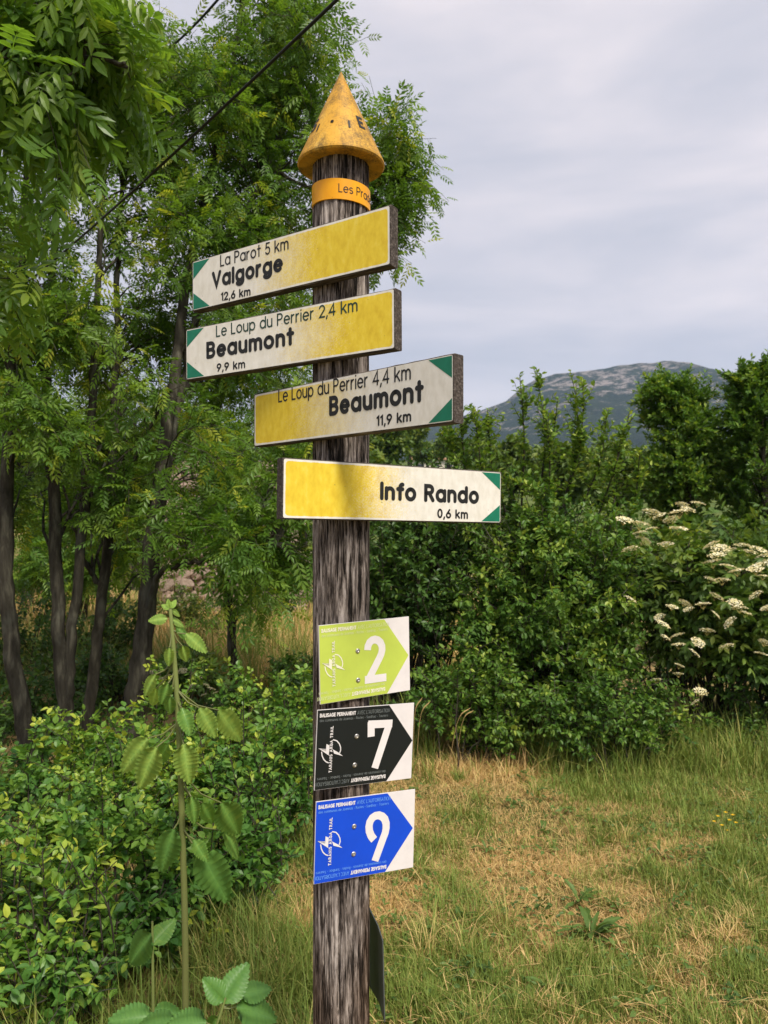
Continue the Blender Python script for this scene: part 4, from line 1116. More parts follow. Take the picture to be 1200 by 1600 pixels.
def far_house():
    d = 90.0; c = at(676, 726, d); gz = float(ground_z(c[0], c[1])) - 0.3
    root = empty('farmhouse', (c[0], c[1], gz)); tag(root, 'far pale farmhouse with low tiled roof above the lowest board', 'house')
    zt = c[2] - gz + 0.45; W, Dp = 5.2, 4.0
    wm = plain_mat('render_cream', (0.62, 0.56, 0.47), 0.9, 0.1, 0, 0.1, 2); rm = plain_mat('roof_tile', (0.42, 0.24, 0.15), 0.9, 0.1, 0, 0.25, 6)
    wi = plain_mat('window_dark', (0.03, 0.035, 0.04), 0.2, 0.5)
    g = Geo()
    V = [(sx * W / 2, sy * Dp / 2, zz) for zz in (0, zt) for sy in (-1, 1) for sx in (-1, 1)] + [(-W / 2, 0, zt + 0.9), (W / 2, 0, zt + 0.9)]
    g.add(V, [(0, 1, 5, 4), (1, 3, 7, 5), (3, 2, 6, 7), (2, 0, 4, 6)]); g.add(V, [(4, 6, 8), (7, 5, 9)])
    obj('wall', g.mesh('wall'), wm, root)
    g = Geo()
    for s in (-1, 1):
        V = [(-W / 2 - .3, 0, zt + .95), (W / 2 + .3, 0, zt + .95), (W / 2 + .3, s * (Dp / 2 + .35), zt - .06), (-W / 2 - .3, s * (Dp / 2 + .35), zt - .06)]
        V += [(x, y, z + 0.14) for x, y, z in V]
        g.add(V, [(0, 1, 2, 3), (4, 7, 6, 5), (0, 4, 5, 1), (1, 5, 6, 2), (2, 6, 7, 3), (3, 7, 4, 0)])
    obj('roof', g.mesh('roof'), rm, root)
    for x in (-1.5, 0.2, 1.7):
        g = Geo(); V = [(x + sx * .4, -Dp / 2 - 0.03 + sy * .04, zt - 1.1 + sz * .55) for sz in (-1, 1) for sy in (-1, 1) for sx in (-1, 1)]
        g.add(V, [(0, 1, 5, 4), (1, 3, 7, 5), (3, 2, 6, 7), (2, 0, 4, 6), (4, 5, 7, 6), (0, 2, 3, 1)])
        obj('window', g.mesh('window'), wi, root)
far_house()

# ------------------------------------------------------------------ hedge on the right
def make_bush(name, label, cat, group, base, blobs, tpl, leafmat, size, seed, nt=7, tl=0.28, nl=9, tint=0.45, lift=0.25, droop=0.1, spread=0.85, shell=0.45, shoots=(), limb_r=0.008):
    base = np.array(base, float); base[2] = float(ground_z(base[0], base[1])) - 0.02
    root = empty(name, base); tag(root, label, cat, group)
    G = Grower(seed)
    for c, r, n in blobs:
        for k in range(n):
            t = in_ball(G.g, c, r, shell)
            t[2] = max(t[2], base[2] + 0.08)
            b = base + np.array([G.g.normal(0, 0.10), G.g.normal(0, 0.08), 0])
            # start low under the target so that stems fan out of the ground
            b[0] += (t[0] - base[0]) * G.g.uniform(0.2, 0.6); b[1] += (t[1] - base[1]) * G.g.uniform(0.2, 0.6)
            L = np.linalg.norm(t - b)
            G.limb(b, t, np.array([0, 0, 0.9]), nt, tl, nl, size, tint + G.g.normal(0, 0.14), limb_r * (0.6 + 0.4 * L), lift, spread, droop)
    for P, n, dens in shoots:
        P = spline(np.array(P), 8)
        tube(G.wood, P, np.linspace(limb_r * 1.1, max(0.0016, limb_r * 0.35), 8), 5)
        G.shoot(P, dens, size * 1.0, tint + 0.18, 0.8, 0.05, 0.7, -0.1)
        for k in range(n):
            f = G.g.uniform(0.15, 0.9) * 7; i = int(f); a = P[i] + (P[i + 1] - P[i]) * (f - i)
            d = unit(np.array([G.g.normal(0, 0.6), G.g.normal(0, 0.6), 0.9])); ln = G.g.uniform(0.06, 0.22)
            Q = a + d * ln * np.linspace(0, 1, 4)[:, None]
            tube(G.tw, Q, np.linspace(0.003, 0.0015, 4), 3, 0.5, False)
            G.shoot(Q, 9, size, tint + 0.15, 0.8, 0.05, 0.7, -0.05)
    TRIS[label] = G.finish(root, tpl, leafmat, M_TWIG, base, 'foliage', 'stems', 'twigs')
    return root, G

gs = np.random.default_rng(77)
def up_shoots(lst, d):
    out = []
    for x0, y0, x1, y1 in lst:
        a, b = at(x0, y0, d), at(x1, y1, d + gs.normal(0, 0.15)); mid = (a + b) / 2 + np.array([gs.normal(0, .04), gs.normal(0, .05), 0])
        out.append(([a, mid, b], 22, 84))
    return out
HG = 'shrubs of the hedge across the grass'
make_bush('plum_bush', 'large plum bush with tall upright shoots in the middle of the hedge', 'bush', HG, at(850, 1190, 6.0),
          [blob(850, 900, 5.9, 165, 150, 0.75, 80), blob(790, 815, 6.0, 110, 75, 0.5, 34), blob(930, 860, 6.0, 110, 90, 0.6, 38), blob(830, 1010, 5.6, 170, 110, 0.5, 44)],
          'small', M_PLUM, 0.060, 21, tint=0.55, nt=12, tl=0.30, nl=17,
          shoots=up_shoots([(790, 800, 762, 640), (815, 790, 812, 585), (840, 800, 838, 575), (860, 800, 872, 622), (880, 790, 900, 600), (885, 780, 912, 592), (905, 800, 948, 640), (930, 820, 985, 640), (760, 800, 740, 635), (735, 800, 718, 640), (720, 760, 700, 668), (950, 840, 968, 690), (985, 830, 1000, 700), (850, 820, 852, 640)], 6.0))
make_bush('hedge_bush', 'dark leafy bush right behind the post below the lowest board', 'bush', HG, at(640, 1180, 6.4),
          [blob(650, 880, 6.3, 110, 110, 0.6, 56), blob(700, 760, 6.5, 90, 70, 0.5, 22), blob(560, 900, 6.8, 70, 90, 0.5, 14)],
          'small', M_DARK, 0.066, 22, nt=12, tl=0.32, nl=14, tint=0.4)
make_bush('hedge_bush', 'low bright green bush at the foot of the plum bush, nearest the post', 'bush', HG, at(720, 1190, 5.35),
          [blob(740, 1085, 5.3, 110, 90, 0.35, 34)], 'small', M_PLUM, 0.052, 23, nt=10, tl=0.24, nl=13, tint=0.5)
make_bush('hedge_bush', 'low spreading bush under the elder blossoms at the edge of the grass', 'bush', HG, at(960, 1185, 5.2),
          [blob(960, 1110, 5.15, 150, 65, 0.3, 40)], 'small', M_PLUM, 0.048, 24, nt=10, tl=0.22, nl=13, tint=0.5)
make_bush('hedge_bush', 'shaded low bush below the elder at the right edge', 'bush', HG, at(1180, 1170, 5.6),
          [blob(1200, 1100, 5.6, 110, 60, 0.3, 22)], 'small', M_DARK, 0.05, 25, nt=10, tl=0.22, nl=13, tint=0.45)
_, EG = make_bush('elder_bush', 'elder bush covered with flat cream flower heads on the right', 'bush', HG, at(1120, 1160, 6.0),
          [blob(1080, 880, 5.8, 120, 80, 0.5, 30), blob(1180, 900, 5.8, 130, 100, 0.5, 34), blob(1270, 930, 5.8, 110, 120, 0.6, 24)],
          'elder', M_ELDER, 0.17, 26, nt=8, tl=0.28, nl=6, tint=0.5, spread=0.9)
elder = _
def umbel_mesh(seed):
    g = np.random.default_rng(seed); G = Geo(); n = 46
    for k in range(n):
        a = k * 2.39996; r = 0.5 * math.sqrt((k + 0.5) / n) * g.uniform(0.85, 1.1)
        c = np.array([r * math.cos(a), r * math.sin(a), 0.10 * (1 - (2 * r) ** 2) + g.normal(0, 0.015)])
        s = g.uniform(0.055, 0.085); nn = unit(np.array([g.normal(0, .3), g.normal(0, .3), 1]))
        x = unit(np.cross(nn, [0, 1, 0.1])); y = np.cross(nn, x)
        P = [c + s * (math.cos(t) * x + math.sin(t) * y) for t in np.linspace(0, 2 * np.pi, 5, endpoint=False)]
        G.add(np.array(P + [c - nn * s * 0.5]), [(q, (q + 1) % 5, 5) for q in range(5)], g.uniform(0.2, 1))
    for k in range(7):
        a = k * 0.9; e_ = np.array([0.32 * math.cos(a), 0.32 * math.sin(a), 0.02]); G.add([(0.01, 0, -.35), (-.01, 0, -.35), e_], [(0, 1, 2)], 0.0)
    me = G.mesh('flower_head'); me.materials.append(M_UMBEL); return me
UM = [umbel_mesh(k) for k in range(5)]
ug = np.random.default_rng(9)
# where the photograph shows flower heads: along the upper edge of the bush and thinning downwards
spots = [(975, 812), (1000, 818), (1018, 800), (1030, 806), (1060, 800), (1066, 788), (1090, 786), (1075, 796), (1048, 812), (1000, 832), (1018, 826), (1005, 845), (1040, 850), (1060, 826), (985, 858), (1110, 852), (1125, 858), (1140, 860), (1160, 852), (1170, 862), (1185, 858), (1112, 878), (1120, 868), (1136, 884), (1150, 892), (1110, 905), (1128, 906), (1180, 890), (1192, 900), (1185, 884), (1198, 868), (1050, 948), (1070, 942), (1075, 952), (1098, 944), (1030, 964), (1036, 975), (1058, 993), (1105, 985), (1040, 996), (1090, 1004), (1060, 1007), (1120, 932), (1148, 942), (1155, 950), (1165, 958), (1118, 960), (1140, 972), (1085, 1020), (1062, 1040), (1060, 1053), (1025, 1062), (1095, 1080), (1086, 1097), (1195, 1004), (1190, 1022), (1135, 1010), (985, 936), (1180, 930), (1196, 950), (1210, 880), (1225, 900), (1240, 870), (1215, 930)]
for x, y in spots:
    d = 5.02 + 0.08 * ug.normal() + (0.2 if y < 880 else 0.0)
    p = at(x, y, d)
    o = bpy.data.objects.new('flower_head', UM[ug.integers(5)]); col.objects.link(o); o.parent = elder
    o.location = Vector(p) - elder.location
    s = ug.uniform(0.075, 0.12) * (1.15 if y < 900 else 0.9); o.scale = (s, s, s)
    o.rotation_euler = (ug.normal(0.15, 0.2) + (0.35 if y > 920 else 0.0), ug.normal(0, 0.2), ug.uniform(0, 6.28))

# tamarisk-like trees behind the hedge at the right
for k, (px, py, d, rx, ry, lab, tops) in enumerate([
        (1070, 730, 8.6, 70, 120, 'feathery young tree rising above the elder in front of the mountain', [(1020, 590), (1030, 572), (1060, 610), (1090, 615), (1050, 600)]),
        (1190, 720, 8.2, 75, 130, 'taller feathery tree cut by the right edge', [(1165, 570), (1195, 566), (1180, 580), (1150, 600), (1225, 575)]),
        (1270, 740, 8.4, 70, 130, 'feathery tree just beyond the right edge of the hedge', [(1270, 590), (1250, 580)])]):
    c = at(px, py, d); gz = float(ground_z(c[0], c[1]))
    make_tree('hedge_tree', lab, 'tree', 'feathery trees behind the hedge',
              [([(c[0], c[1], gz - 0.1), (c[0] + 0.05, c[1], gz + 1.2), (c[0], c[1], c[2] + 0.6)], (0.06, 0.045, 0.012))],
              [blob(px, py, d, rx, ry, 0.6, 56)] + [blob(tx, ty + 45, d, 16, 48, 0.2, 6) for tx, ty in tops] + [blob(px, py + 170, d, rx * 1.1, 80, 0.5, 20)],
              'diamond', M_PLUM, 0.075, 30 + k, nt=11, tl=0.32, nl=18, tint=0.5, lift=0.6, droop=0.02, spread=0.6, limb_r=0.009)

# ------------------------------------------------------------------ brambles on the left
BG_ = 'bramble thickets at the foot of the ash trees'
for k, (px, py, d, rx, ry, n, lab) in enumerate([
        (60, 1330, 3.3, 110, 60, 26, 'bramble thicket at the left edge below the leaning trunk'),
        (190, 1270, 3.7, 110, 70, 30, 'bramble thicket in front of the forked ash trunk'),
        (350, 1230, 3.9, 110, 75, 30, 'bright bramble thicket right of the tall stem'),
        (440, 1270, 3.6, 60, 80, 18, 'bramble thicket close to the post on its left'),
        (230, 1400, 2.9, 120, 70, 26, 'bramble thicket around the middle of the tall stem'),
        (70, 1480, 2.5, 120, 80, 28, 'bramble thicket filling the lower left corner'),
        (-60, 1400, 2.8, 80, 110, 14, 'bramble thicket cut by the left edge'),
        (60, 1240, 4.3, 110, 50, 26, 'bramble thicket at the foot of the leaning trunk'),
        (190, 1195, 4.7, 90, 45, 24, 'bramble thicket at the foot of the thickest ash trunk'),
        (310, 1165, 4.8, 80, 45, 24, 'bramble thicket behind the upper half of the tall cane'),
        (430, 1165, 4.6, 75, 50, 24, 'bramble thicket level with the black plate'),
        (390, 1330, 3.2, 70, 60, 18, 'bramble thicket between the tall cane and the blue plate')]):
    gz = float(ground_z((px - 600) / FPX * d, d))
    shoots = []
    for q in range(9):
        x = px + gs.uniform(-rx, rx); y = py - ry * gs.uniform(0.2, 0.8); hh = gs.uniform(30, 110); dx = gs.normal(0, 25)
        shoots.append(([at(x, y + 40, d), at(x + dx * 0.3, y - hh * 0.5, d), at(x + dx, y - hh, d)], 2, 9))
    n = int(n * 0.85); c, r, _n = blob(px, py, d, rx, ry, 0.32, n)
    b = c.copy()
    make_bush('bramble_bush', lab, 'bush', BG_, b, [(c, r, n)], ('tri', 'tri', 'small')[k % 3], M_BRAM, (0.066, 0.074, 0.052)[k % 3], 80 + k, nt=(6, 6, 10)[k % 3], tl=0.21, nl=(5, 5, 9)[k % 3], tint=(0.48, 0.58, 0.52, 0.42)[k % 4], lift=0.3, droop=0.12, spread=0.95, shell=0.4, shoots=shoots, limb_r=0.0035)
# low shrubs in the shade between the trunks and the meadow
for k, (px, py, d, rx, ry, n, lab, mt) in enumerate([
        (400, 1120, 5.8, 90, 45, 20, 'shaded shrub between the tall stem and the post', M_DARK),
        (60, 1080, 6.3, 120, 70, 20, 'dark undergrowth shrub behind the left trunks', M_DARK),
        (455, 1050, 7.2, 40, 30, 12, 'small green shrub at the edge of the straw meadow', M_PLUM),
        (180, 1060, 7.0, 70, 60, 20, 'dark undergrowth shrub left of the thickest trunk', M_DARK),
        (40, 980, 7.6, 110, 80, 26, 'tall dark shrub behind the leaning trunk', M_DARK),
        (160, 970, 8.2, 90, 60, 24, 'tall dark shrub behind the forked trunk', M_DARK),
        (60, 1150, 5.9, 110, 40, 20, 'low ivy-dark shrub between the left trunks', M_DARK),
        (300, 950, 10.5, 80, 45, 22, 'green shrub under the terrace wall', M_FAR),
        (1000, 1060, 6.9, 120, 70, 26, 'dark shrub in the gap between the plum bush and the elder', M_DARK),
        (490, 1105, 6.3, 60, 60, 18, 'shaded shrub hidden partly by the post', M_DARK)]):
    make_bush('undergrowth_shrub', lab, 'bush', 'shaded shrubs under the ash trees', at(px, py + ry, d), [blob(px, py, d, rx, ry, 0.4, n)], 'small', mt, 0.06, 100 + k, nt=9, tl=0.27, nl=12, tint=0.42)
sh, _g2 = make_bush('elder_bush', 'small elder with cream flower heads beyond the thickest ash trunk', 'bush', None, at(290, 1150, 6.9), [blob(290, 1075, 6.9, 55, 60, 0.35, 18)], 'elder', M_ELDER, 0.15, 110, nt=5, tl=0.22, nl=5)
for x, y in [(238, 1050), (250, 1062), (262, 1056), (244, 1080), (302, 1050), (312, 1058), (322, 1070), (330, 1076), (338, 1082), (318, 1086), (328, 1100), (300, 1072), (336, 1118), (326, 1112), (262, 1078), (285, 1048)]:
    o = bpy.data.objects.new('flower_head', UM[ug.integers(5)]); col.objects.link(o); o.parent = sh
    o.location = Vector(at(x, y, 6.5)) - sh.location; s = ug.uniform(0.05, 0.085); o.scale = (s,) * 3; o.rotation_euler = (0.3, ug.normal(0, .2), ug.uniform(0, 6))

# ------------------------------------------------------------------ tall stem with broad leaves
def broad_leaf(seed, teeth=7, w=0.62):
    """serrated, ribbed leaf: base at the origin, length 1 along x"""
    g = np.random.default_rng(seed); G = Geo()
    n = 2 * teeth + 1; xs = np.linspace(0.0, 1.0, n)
    half = w / 2 * np.sin(np.pi * np.clip(xs, 0, 1) ** 0.72) ** 0.75
    half *= np.where(np.arange(n) % 2 == 1, 1.05, 0.93); half[0] = 0.03; half[-1] = 0.0
    bend = -0.22 * xs ** 2
    rib = np.where(np.arange(n) % 2 == 1, 0.005, -0.003)
    mid = np.stack([xs, np.zeros(n), bend], 1)
    for s in (1, -1):
        q = np.stack([xs + 0.05 * (np.arange(n) % 2 == 1), s * half * 0.5, bend + 0.05 * half + rib], 1)
        e_ = np.stack([xs + 0.05 * (np.arange(n) % 2 == 1), s * half, bend + 0.02 - 0.12 * half + rib * 0.6], 1)
        e_[-1] = mid[-1]; q[-1] = mid[-1]
        V = np.concatenate([mid, q, e_]); F = []
        for i in range(n - 1):
            for a, b in ((0, n), (n, 2 * n)):
                f = (a + i, a + i + 1, b + i + 1, b + i); F.append(f if s < 0 else f[::-1])
        G.add(V, F, np.clip(0.5 + g.normal(0, 0.06, len(V)), 0, 1))
    return G
BIGM = []
for k in range(5):
    G_ = broad_leaf(200 + k, 10 + k % 3, 0.58 + 0.08 * (k % 3))
    for t, m_ in ((0.25, 0), (0.5, 1), (0.70, 2)):
        G2 = Geo(); G2.V, G2.F, G2.n = G_.V, G_.F, G_.n; G2.T = [np.clip(x - 0.5 + t, 0, 1) for x in G_.T]
        me = G2.mesh('leaf', True); me.materials.append(M_BIG); BIGM.append((k, m_, me))
def broad_plant(name, label, stem, radii, leaves, seed, cat='plant'):
    """leaves: (stem fraction, tip px, tip py, size in metres, tint class, depth shift)"""
    P = spline(np.array(stem), 40)
    base = P[0].copy()
    root = empty(name, base); tag(root, label, cat)
    g = np.random.default_rng(seed); G = Geo()
    rr = np.interp(np.linspace(0, 1, 40), np.linspace(0, 1, len(radii)), radii)
    tube(G, P - base, rr, 8, np.linspace(0.25, 0.95, 40).repeat(8))
    st = obj('stem', None or _stem(G), M_STEM, root)
    for f, tx, ty, L, tc, dd in leaves:
        L *= (0.95, 0.9, 0.84)[tc]
        i = min(39, int(f * 39)); a = P[i] + np.array([0, 0, 0])
        tip = at(tx, ty, a[1] + dd)
        d = tip - a; far = np.linalg.norm(d)
        lb = tip - unit(d) * min(L, far * 0.98)
        lb = lb + np.array([0, 0, 0.25]) * max(0.0, far - L)
        if far - L > 0.012:
            G3 = Geo(); mid = (a + lb) / 2 + np.array([0, 0, -0.1 * (far - L)])
            tube(G3, np.array([a, mid, lb]) - base, (0.0028, 0.0022, 0.0018), 5, 0.45)
            obj('petiole', G3.mesh('petiole', True), M_STEM, root)
        cand = [me for k, m_, me in BIGM if m_ == tc]
        o = bpy.data.objects.new('leaf', cand[g.integers(len(cand))]); col.objects.link(o); o.parent = root
        x = unit(tip - lb); up = unit(np.array([g.normal(0.1, .3), -0.75 + g.normal(0, .25), 0.9]))
        y = unit(np.cross(up, x)); z = np.cross(x, y)
        M = Matrix.Identity(4)
        for r_ in range(3):
            M[r_][0], M[r_][1], M[r_][2], M[r_][3] = x[r_] * L, y[r_] * L, z[r_] * L, lb[r_] - base[r_]
        o.matrix_local = M
    return root
def _stem(G):
    G.T = [np.resize(t, len(v)) for t, v in zip(G.T, G.V)]
    return G.mesh('stem', True)
SD = 1.95
broad_plant('tall_bramble_cane', 'tall upright pale green cane with broad toothed leaves left of the post', 
            pxs((292, 1800, SD), (290, 1600, SD), (289, 1450, SD), (285, 1300, SD), (281, 1180, SD), (276, 1080, SD), (270, 1000, SD), (266, 952, SD)), (0.0092, 0.0088, 0.0084, 0.008, 0.0075, 0.0068, 0.0058, 0.0045),
            [(1.0, 262, 940, .032, 2, -.01), (1.0, 272, 938, .034, 2, .01), (1.0, 257, 946, .030, 2, 0), (1.0, 284, 962, .038, 2, .02), (.97, 232, 968, .055, 2, -.02), (.97, 287, 975, .05, 2, .02),
             (.93, 300, 1000, .06, 1, .02), (.90, 328, 1018, .085, 2, .0), (.92, 262, 1050, .055, 2, -.03), (.90, 296, 1042, .05, 2, 0),
             (.80, 216, 1095, .075, 2, -.02), (.78, 250, 1108, .06, 1, -.03), (.80, 232, 1120, .06, 2, .02), (.79, 262, 1130, .05, 1, -.02),
             (.72, 390, 1170, .125, 2, .04), (.72, 345, 1160, .10, 2, -.03), (.71, 300, 1150, .08, 1, -.05), (.66, 175, 1215, .135, 2, -.02), (.66, 205, 1245, .13, 2, -.06), (.65, 298, 1235, .115, 2, -.06), (.63, 240, 1200, .08, 1, .03),
             (.55, 385, 1325, .115, 1, .04), (.55, 312, 1300, .075, 1, -.04), (.52, 340, 1300, .08, 1, .05), (.47, 245, 1375, .12, 0, -.03), (.46, 362, 1425, .16, 0, -.02), (.47, 390, 1350, .10, 1, .06), (.44, 325, 1352, .07, 1, -.05)], 301)
broad_plant('broad_leaved_seedling', 'low seedling with broad dark leaves near the foot of the post', 
            pxs((300, 1800, 1.92), (330, 1640, 1.92), (352, 1560, 1.92)), (0.006, 0.005, 0.003),
            [(.95, 375, 1522, .11, 0, .0), (.98, 335, 1545, .10, 0, -.03), (.9, 438, 1588, .12, 0, .03), (.92, 425, 1540, .09, 0, .06), (.7, 262, 1598, .10, 0, -.02), (.6, 212, 1600, .11, 0, .02), (.8, 330, 1610, .09, 1, .0)], 302)
broad_plant('broad_leaved_seedling', 'seedling with hanging dark leaves between the cane and the corner thicket',
            pxs((245, 1800, 2.1), (240, 1620, 2.1), (238, 1440, 2.1)), (0.006, 0.005, 0.003),
            [(.95, 205, 1495, .12, 0, .0), (.9, 260, 1450, .09, 1, .02), (.6, 205, 1590, .12, 0, -.02), (.62, 265, 1580, .10, 0, .02)], 303)

# ------------------------------------------------------------------ grass
def blades(pos, h, w, lean, ang, tint, bend):
    """curved tapering blades: 5 vertices, 3 triangles each"""
    n = len(pos)
    d = np.stack([np.cos(ang), np.sin(ang), np.zeros(n)], 1); s = np.stack([-np.sin(ang), np.cos(ang), np.zeros(n)], 1)
    up = np.array([0, 0, 1.0])
    def pt(f):
        hor = (lean * f + bend * f * f)[:, None] * h[:, None]
        ver = (f * np.sqrt(np.clip(1 - (np.clip(lean + bend * f, 0, 1.35) * 0.72) ** 2, 0.02, 1)))[:, None] * h[:, None]
        return pos + d * hor + up * ver
    b, m_, t = pt(np.zeros(n)), pt(np.full(n, 0.55)), pt(np.ones(n))
    hw = (w / 2)[:, None]
    V = np.stack([b - s * hw, b + s * hw, m_ - s * hw * 0.8, m_ + s * hw * 0.8, t], 1)
    F = np.array([(0, 1, 3), (0, 3, 2), (2, 3, 4)])[None] + (np.arange(n) * 5)[:, None, None]
    return V.reshape(-1, 3), F.reshape(-1, 3), np.repeat(tint, 5)

def lawn(n, y0, y1, xl, xr, seed, hs, ws, straw_bias, name, label, dens_fn=None, py=1.0):
    g = np.random.default_rng(seed)
    y = y0 * (y1 / y0) ** (g.uniform(0, 1, n) ** py)
    x = (xl + (xr - xl) * g.uniform(0, 1, n)) * y
    # tufts
    k = g.integers(0, n // 14, n); tc = g.normal(0, 0.02, (n // 14, 2)); 
    x += g.normal(0, 0.012, n); y += g.normal(0, 0.012, n)
    f = fbm(x * 1.5 + 30, y * 1.5 + 12, 41, 4); f2 = vnoise(x * 9, y * 9, 43); f3 = fbm(x * 4 + 3, y * 4, 45, 3)
    green = np.clip((f - 0.5) * 4.2 + (f3 - 0.5) * 2.2 + 0.5 - straw_bias(x, y), 0, 1)
    isg = g.uniform(0, 1, n) < np.clip(green * 0.9 + 0.06, 0, 1)
    tint = np.where(isg, g.uniform(0.52, 1.0, n), g.uniform(0.0, 0.45, n))
    h = np.where(isg, g.gamma(5, hs / 5, n) * (0.55 + 0.9 * f2 * green), g.gamma(4, hs * 0.62 / 4, n) * (0.6 + 0.5 * f2))
    lean = np.where(isg, np.abs(g.normal(0.15, 0.28, n)), np.abs(g.normal(0.75, 0.4, n)))
    bend = np.where(isg, np.abs(g.normal(0.25, 0.3, n)), np.abs(g.normal(0.2, 0.3, n)))
    w = ws * g.uniform(0.6, 1.5, n) * np.where(isg, 1.1, 0.8) * (0.7 + 0.13 * y)
    pos = np.stack([x, y, ground_z(x, y) - 0.004], 1)
    if dens_fn is not None:
        keep = g.uniform(0, 1, n) < dens_fn(x, y)
        pos, h, w, lean, tint, bend = pos[keep], h[keep], w[keep], lean[keep], tint[keep], bend[keep]
    ang = g.uniform(0, 2 * np.pi, len(pos))
    V, F, T = blades(pos, h, w, lean, ang, tint, bend)
    o = obj(name, mesh_np(name, V, F, T), M_GRASS); tag(o, label, 'grass', kind='stuff')
    TRIS[label] = len(F)
bias = lambda x, y: 0.32 * np.exp(-((x / y - 0.02) / 0.09) ** 2) + 0.34 * np.clip((3.3 - y) / 0.8, 0, 1) + 0.12 - 0.25 * np.clip((y - 3.6) / 1.2, 0, 1) * np.exp(-((x / y - 0.3) / 0.25) ** 2)
lawn(230000, 1.9, 6.6, -0.10, 0.62, 1, 0.048, 0.0028, bias, 'grass', 'mown patchy green and straw coloured grass right of the post')
lawn(60000, 1.7, 5.6, -0.62, -0.06, 2, 0.13, 0.0034, lambda x, y: 0.15 + 0 * x, 'grass', 'long tangled grass under the brambles left of the post', lambda x, y: 0.35 + 0.65 * np.clip((x / y + 0.27) / 0.1, 0, 1))
lawn(26000, 4.6, 6.2, -0.05, 0.6, 4, 0.17, 0.0040, lambda x, y: -0.35 + 0 * x, 'grass', 'taller green grass along the foot of the hedge', lambda x, y: np.clip((y - 4.75 + 0.25 * (vnoise(x * 3, x * 0, 6) - 0.5)) / 0.35, 0, 1))
lawn(70000, 7.2, 14.0, -0.55, 0.22, 5, 0.42, 0.0050, lambda x, y: 0.85 + 0 * x, 'meadow_grass', 'tall golden straw meadow beyond the ash trees and hedge', None, 0.9)

# long arching seed stalks at the hedge foot
def stalks():
    G = Geo(); g = np.random.default_rng(4)
    for px, py, tx, ty, d in [(646, 1130, 660, 1090, 5.0), (650, 1140, 672, 1096, 5.0), (700, 1130, 735, 1106, 5.0), (712, 1126, 740, 1110, 5.1)]:
        a, b = at(px, py + 60, d), at(tx, ty, d); a[2] = max(a[2] - 0.25, 0)
        mid = a * 0.35 + b * 0.65 + np.array([-0.03, 0, 0.06])
        tube(G, spline([a, mid, b], 10), np.concatenate([np.linspace(0.0014, 0.0012, 6), [0.003, 0.0042, 0.0036, 0.001]]), 4, 0.30)
    o = obj('grass_stalks', G.mesh('grass_stalks'), M_GRASS); tag(o, 'pale arching grass seed stalks in front of the hedge beside the plates', 'grass', kind='stuff')
stalks()
def straw_litter(n=5200):
    g = np.random.default_rng(31)
    y = 1.9 * (5.2 / 1.9) ** g.uniform(0, 1, n); x = (-0.12 + 0.72 * g.uniform(0, 1, n)) * y
    keep = g.uniform(0, 1, n) < np.clip(1.35 - 2.2 * fbm(x * 1.5 + 30, y * 1.5 + 12, 41, 4) + bias(x, y), 0.04, 1); x, y = x[keep], y[keep]; n = len(x)
    L = g.uniform(0.05, 0.17, n); a = g.uniform(0, 2 * np.pi, n); w = g.uniform(0.0009, 0.0019, n)
    pos = np.stack([x, y, ground_z(x, y) + g.uniform(0.008, 0.035, n)], 1)
    d = np.stack([np.cos(a), np.sin(a), g.normal(0, 0.10, n)], 1); s = np.stack([-np.sin(a), np.cos(a), 0 * a], 1) * w[:, None]
    m_ = pos + d * (L * 0.5)[:, None] + np.stack([0 * a, 0 * a, g.uniform(0, 0.022, n)], 1); e_ = pos + d * L[:, None] + s * g.normal(0, 6, n)[:, None]
    V = np.stack([pos - s, pos + s, m_ - s, m_ + s, e_], 1).reshape(-1, 3)
    F = (np.array([(0, 1, 3), (0, 3, 2), (2, 3, 4)])[None] + (np.arange(n) * 5)[:, None, None]).reshape(-1, 3)
    o = obj('straw_litter', mesh_np('straw_litter', V, F, np.repeat(g.uniform(0.1, 0.42, n), 5)), M_GRASS); tag(o, 'loose cut straw lying on the mown grass', 'straw', kind='stuff')
straw_litter()
def grass_tufts():
    g = np.random.default_rng(33); P, H, W, LN, A_, T_, B = [], [], [], [], [], [], []
    spots_ = [(700, 1430), (735, 1450), (680, 1470), (760, 1420), (665, 1500), (790, 1460), (715, 1500)] + [(g.uniform(600, 1200), 820 + 1920 / g.uniform(2.3, 4.9)) for _ in range(70)] + [(g.uniform(320, 480), g.uniform(1400, 1620)) for _ in range(26)]
    for k, (px, py) in enumerate(spots_):
        d = EYE * FPX / (py - HOR); x = (px - 600) / FPX * d; n = g.integers(18, 46); big = 1.5 if (k < 7 or k > 76) else 1.0
        q = np.stack([x + g.normal(0, .022, n), d + g.normal(0, .022, n)], 1)
        P.append(np.column_stack([q, ground_z(q[:, 0], q[:, 1]) - .004])); H.append(g.uniform(.06, .14, n) * big); W.append(g.uniform(.002, .0045, n)); LN.append(np.abs(g.normal(.25, .25, n))); B.append(np.abs(g.normal(.55, .3, n)))
        A_.append(g.uniform(0, 6.283, n)); T_.append(np.clip(g.uniform(.55, .98) + g.normal(0, .08, n), .5, 1) if g.uniform() < .8 else g.uniform(.2, .5, n))
    V, F, T = blades(*[np.concatenate(v) for v in (P, H, W, LN, A_, T_, B)])
    o = obj('grass_tufts', mesh_np('grass_tufts', V, F, T), M_GRASS); tag(o, 'longer green tufts standing in the mown grass and beside the post', 'grass', kind='stuff')
grass_tufts()
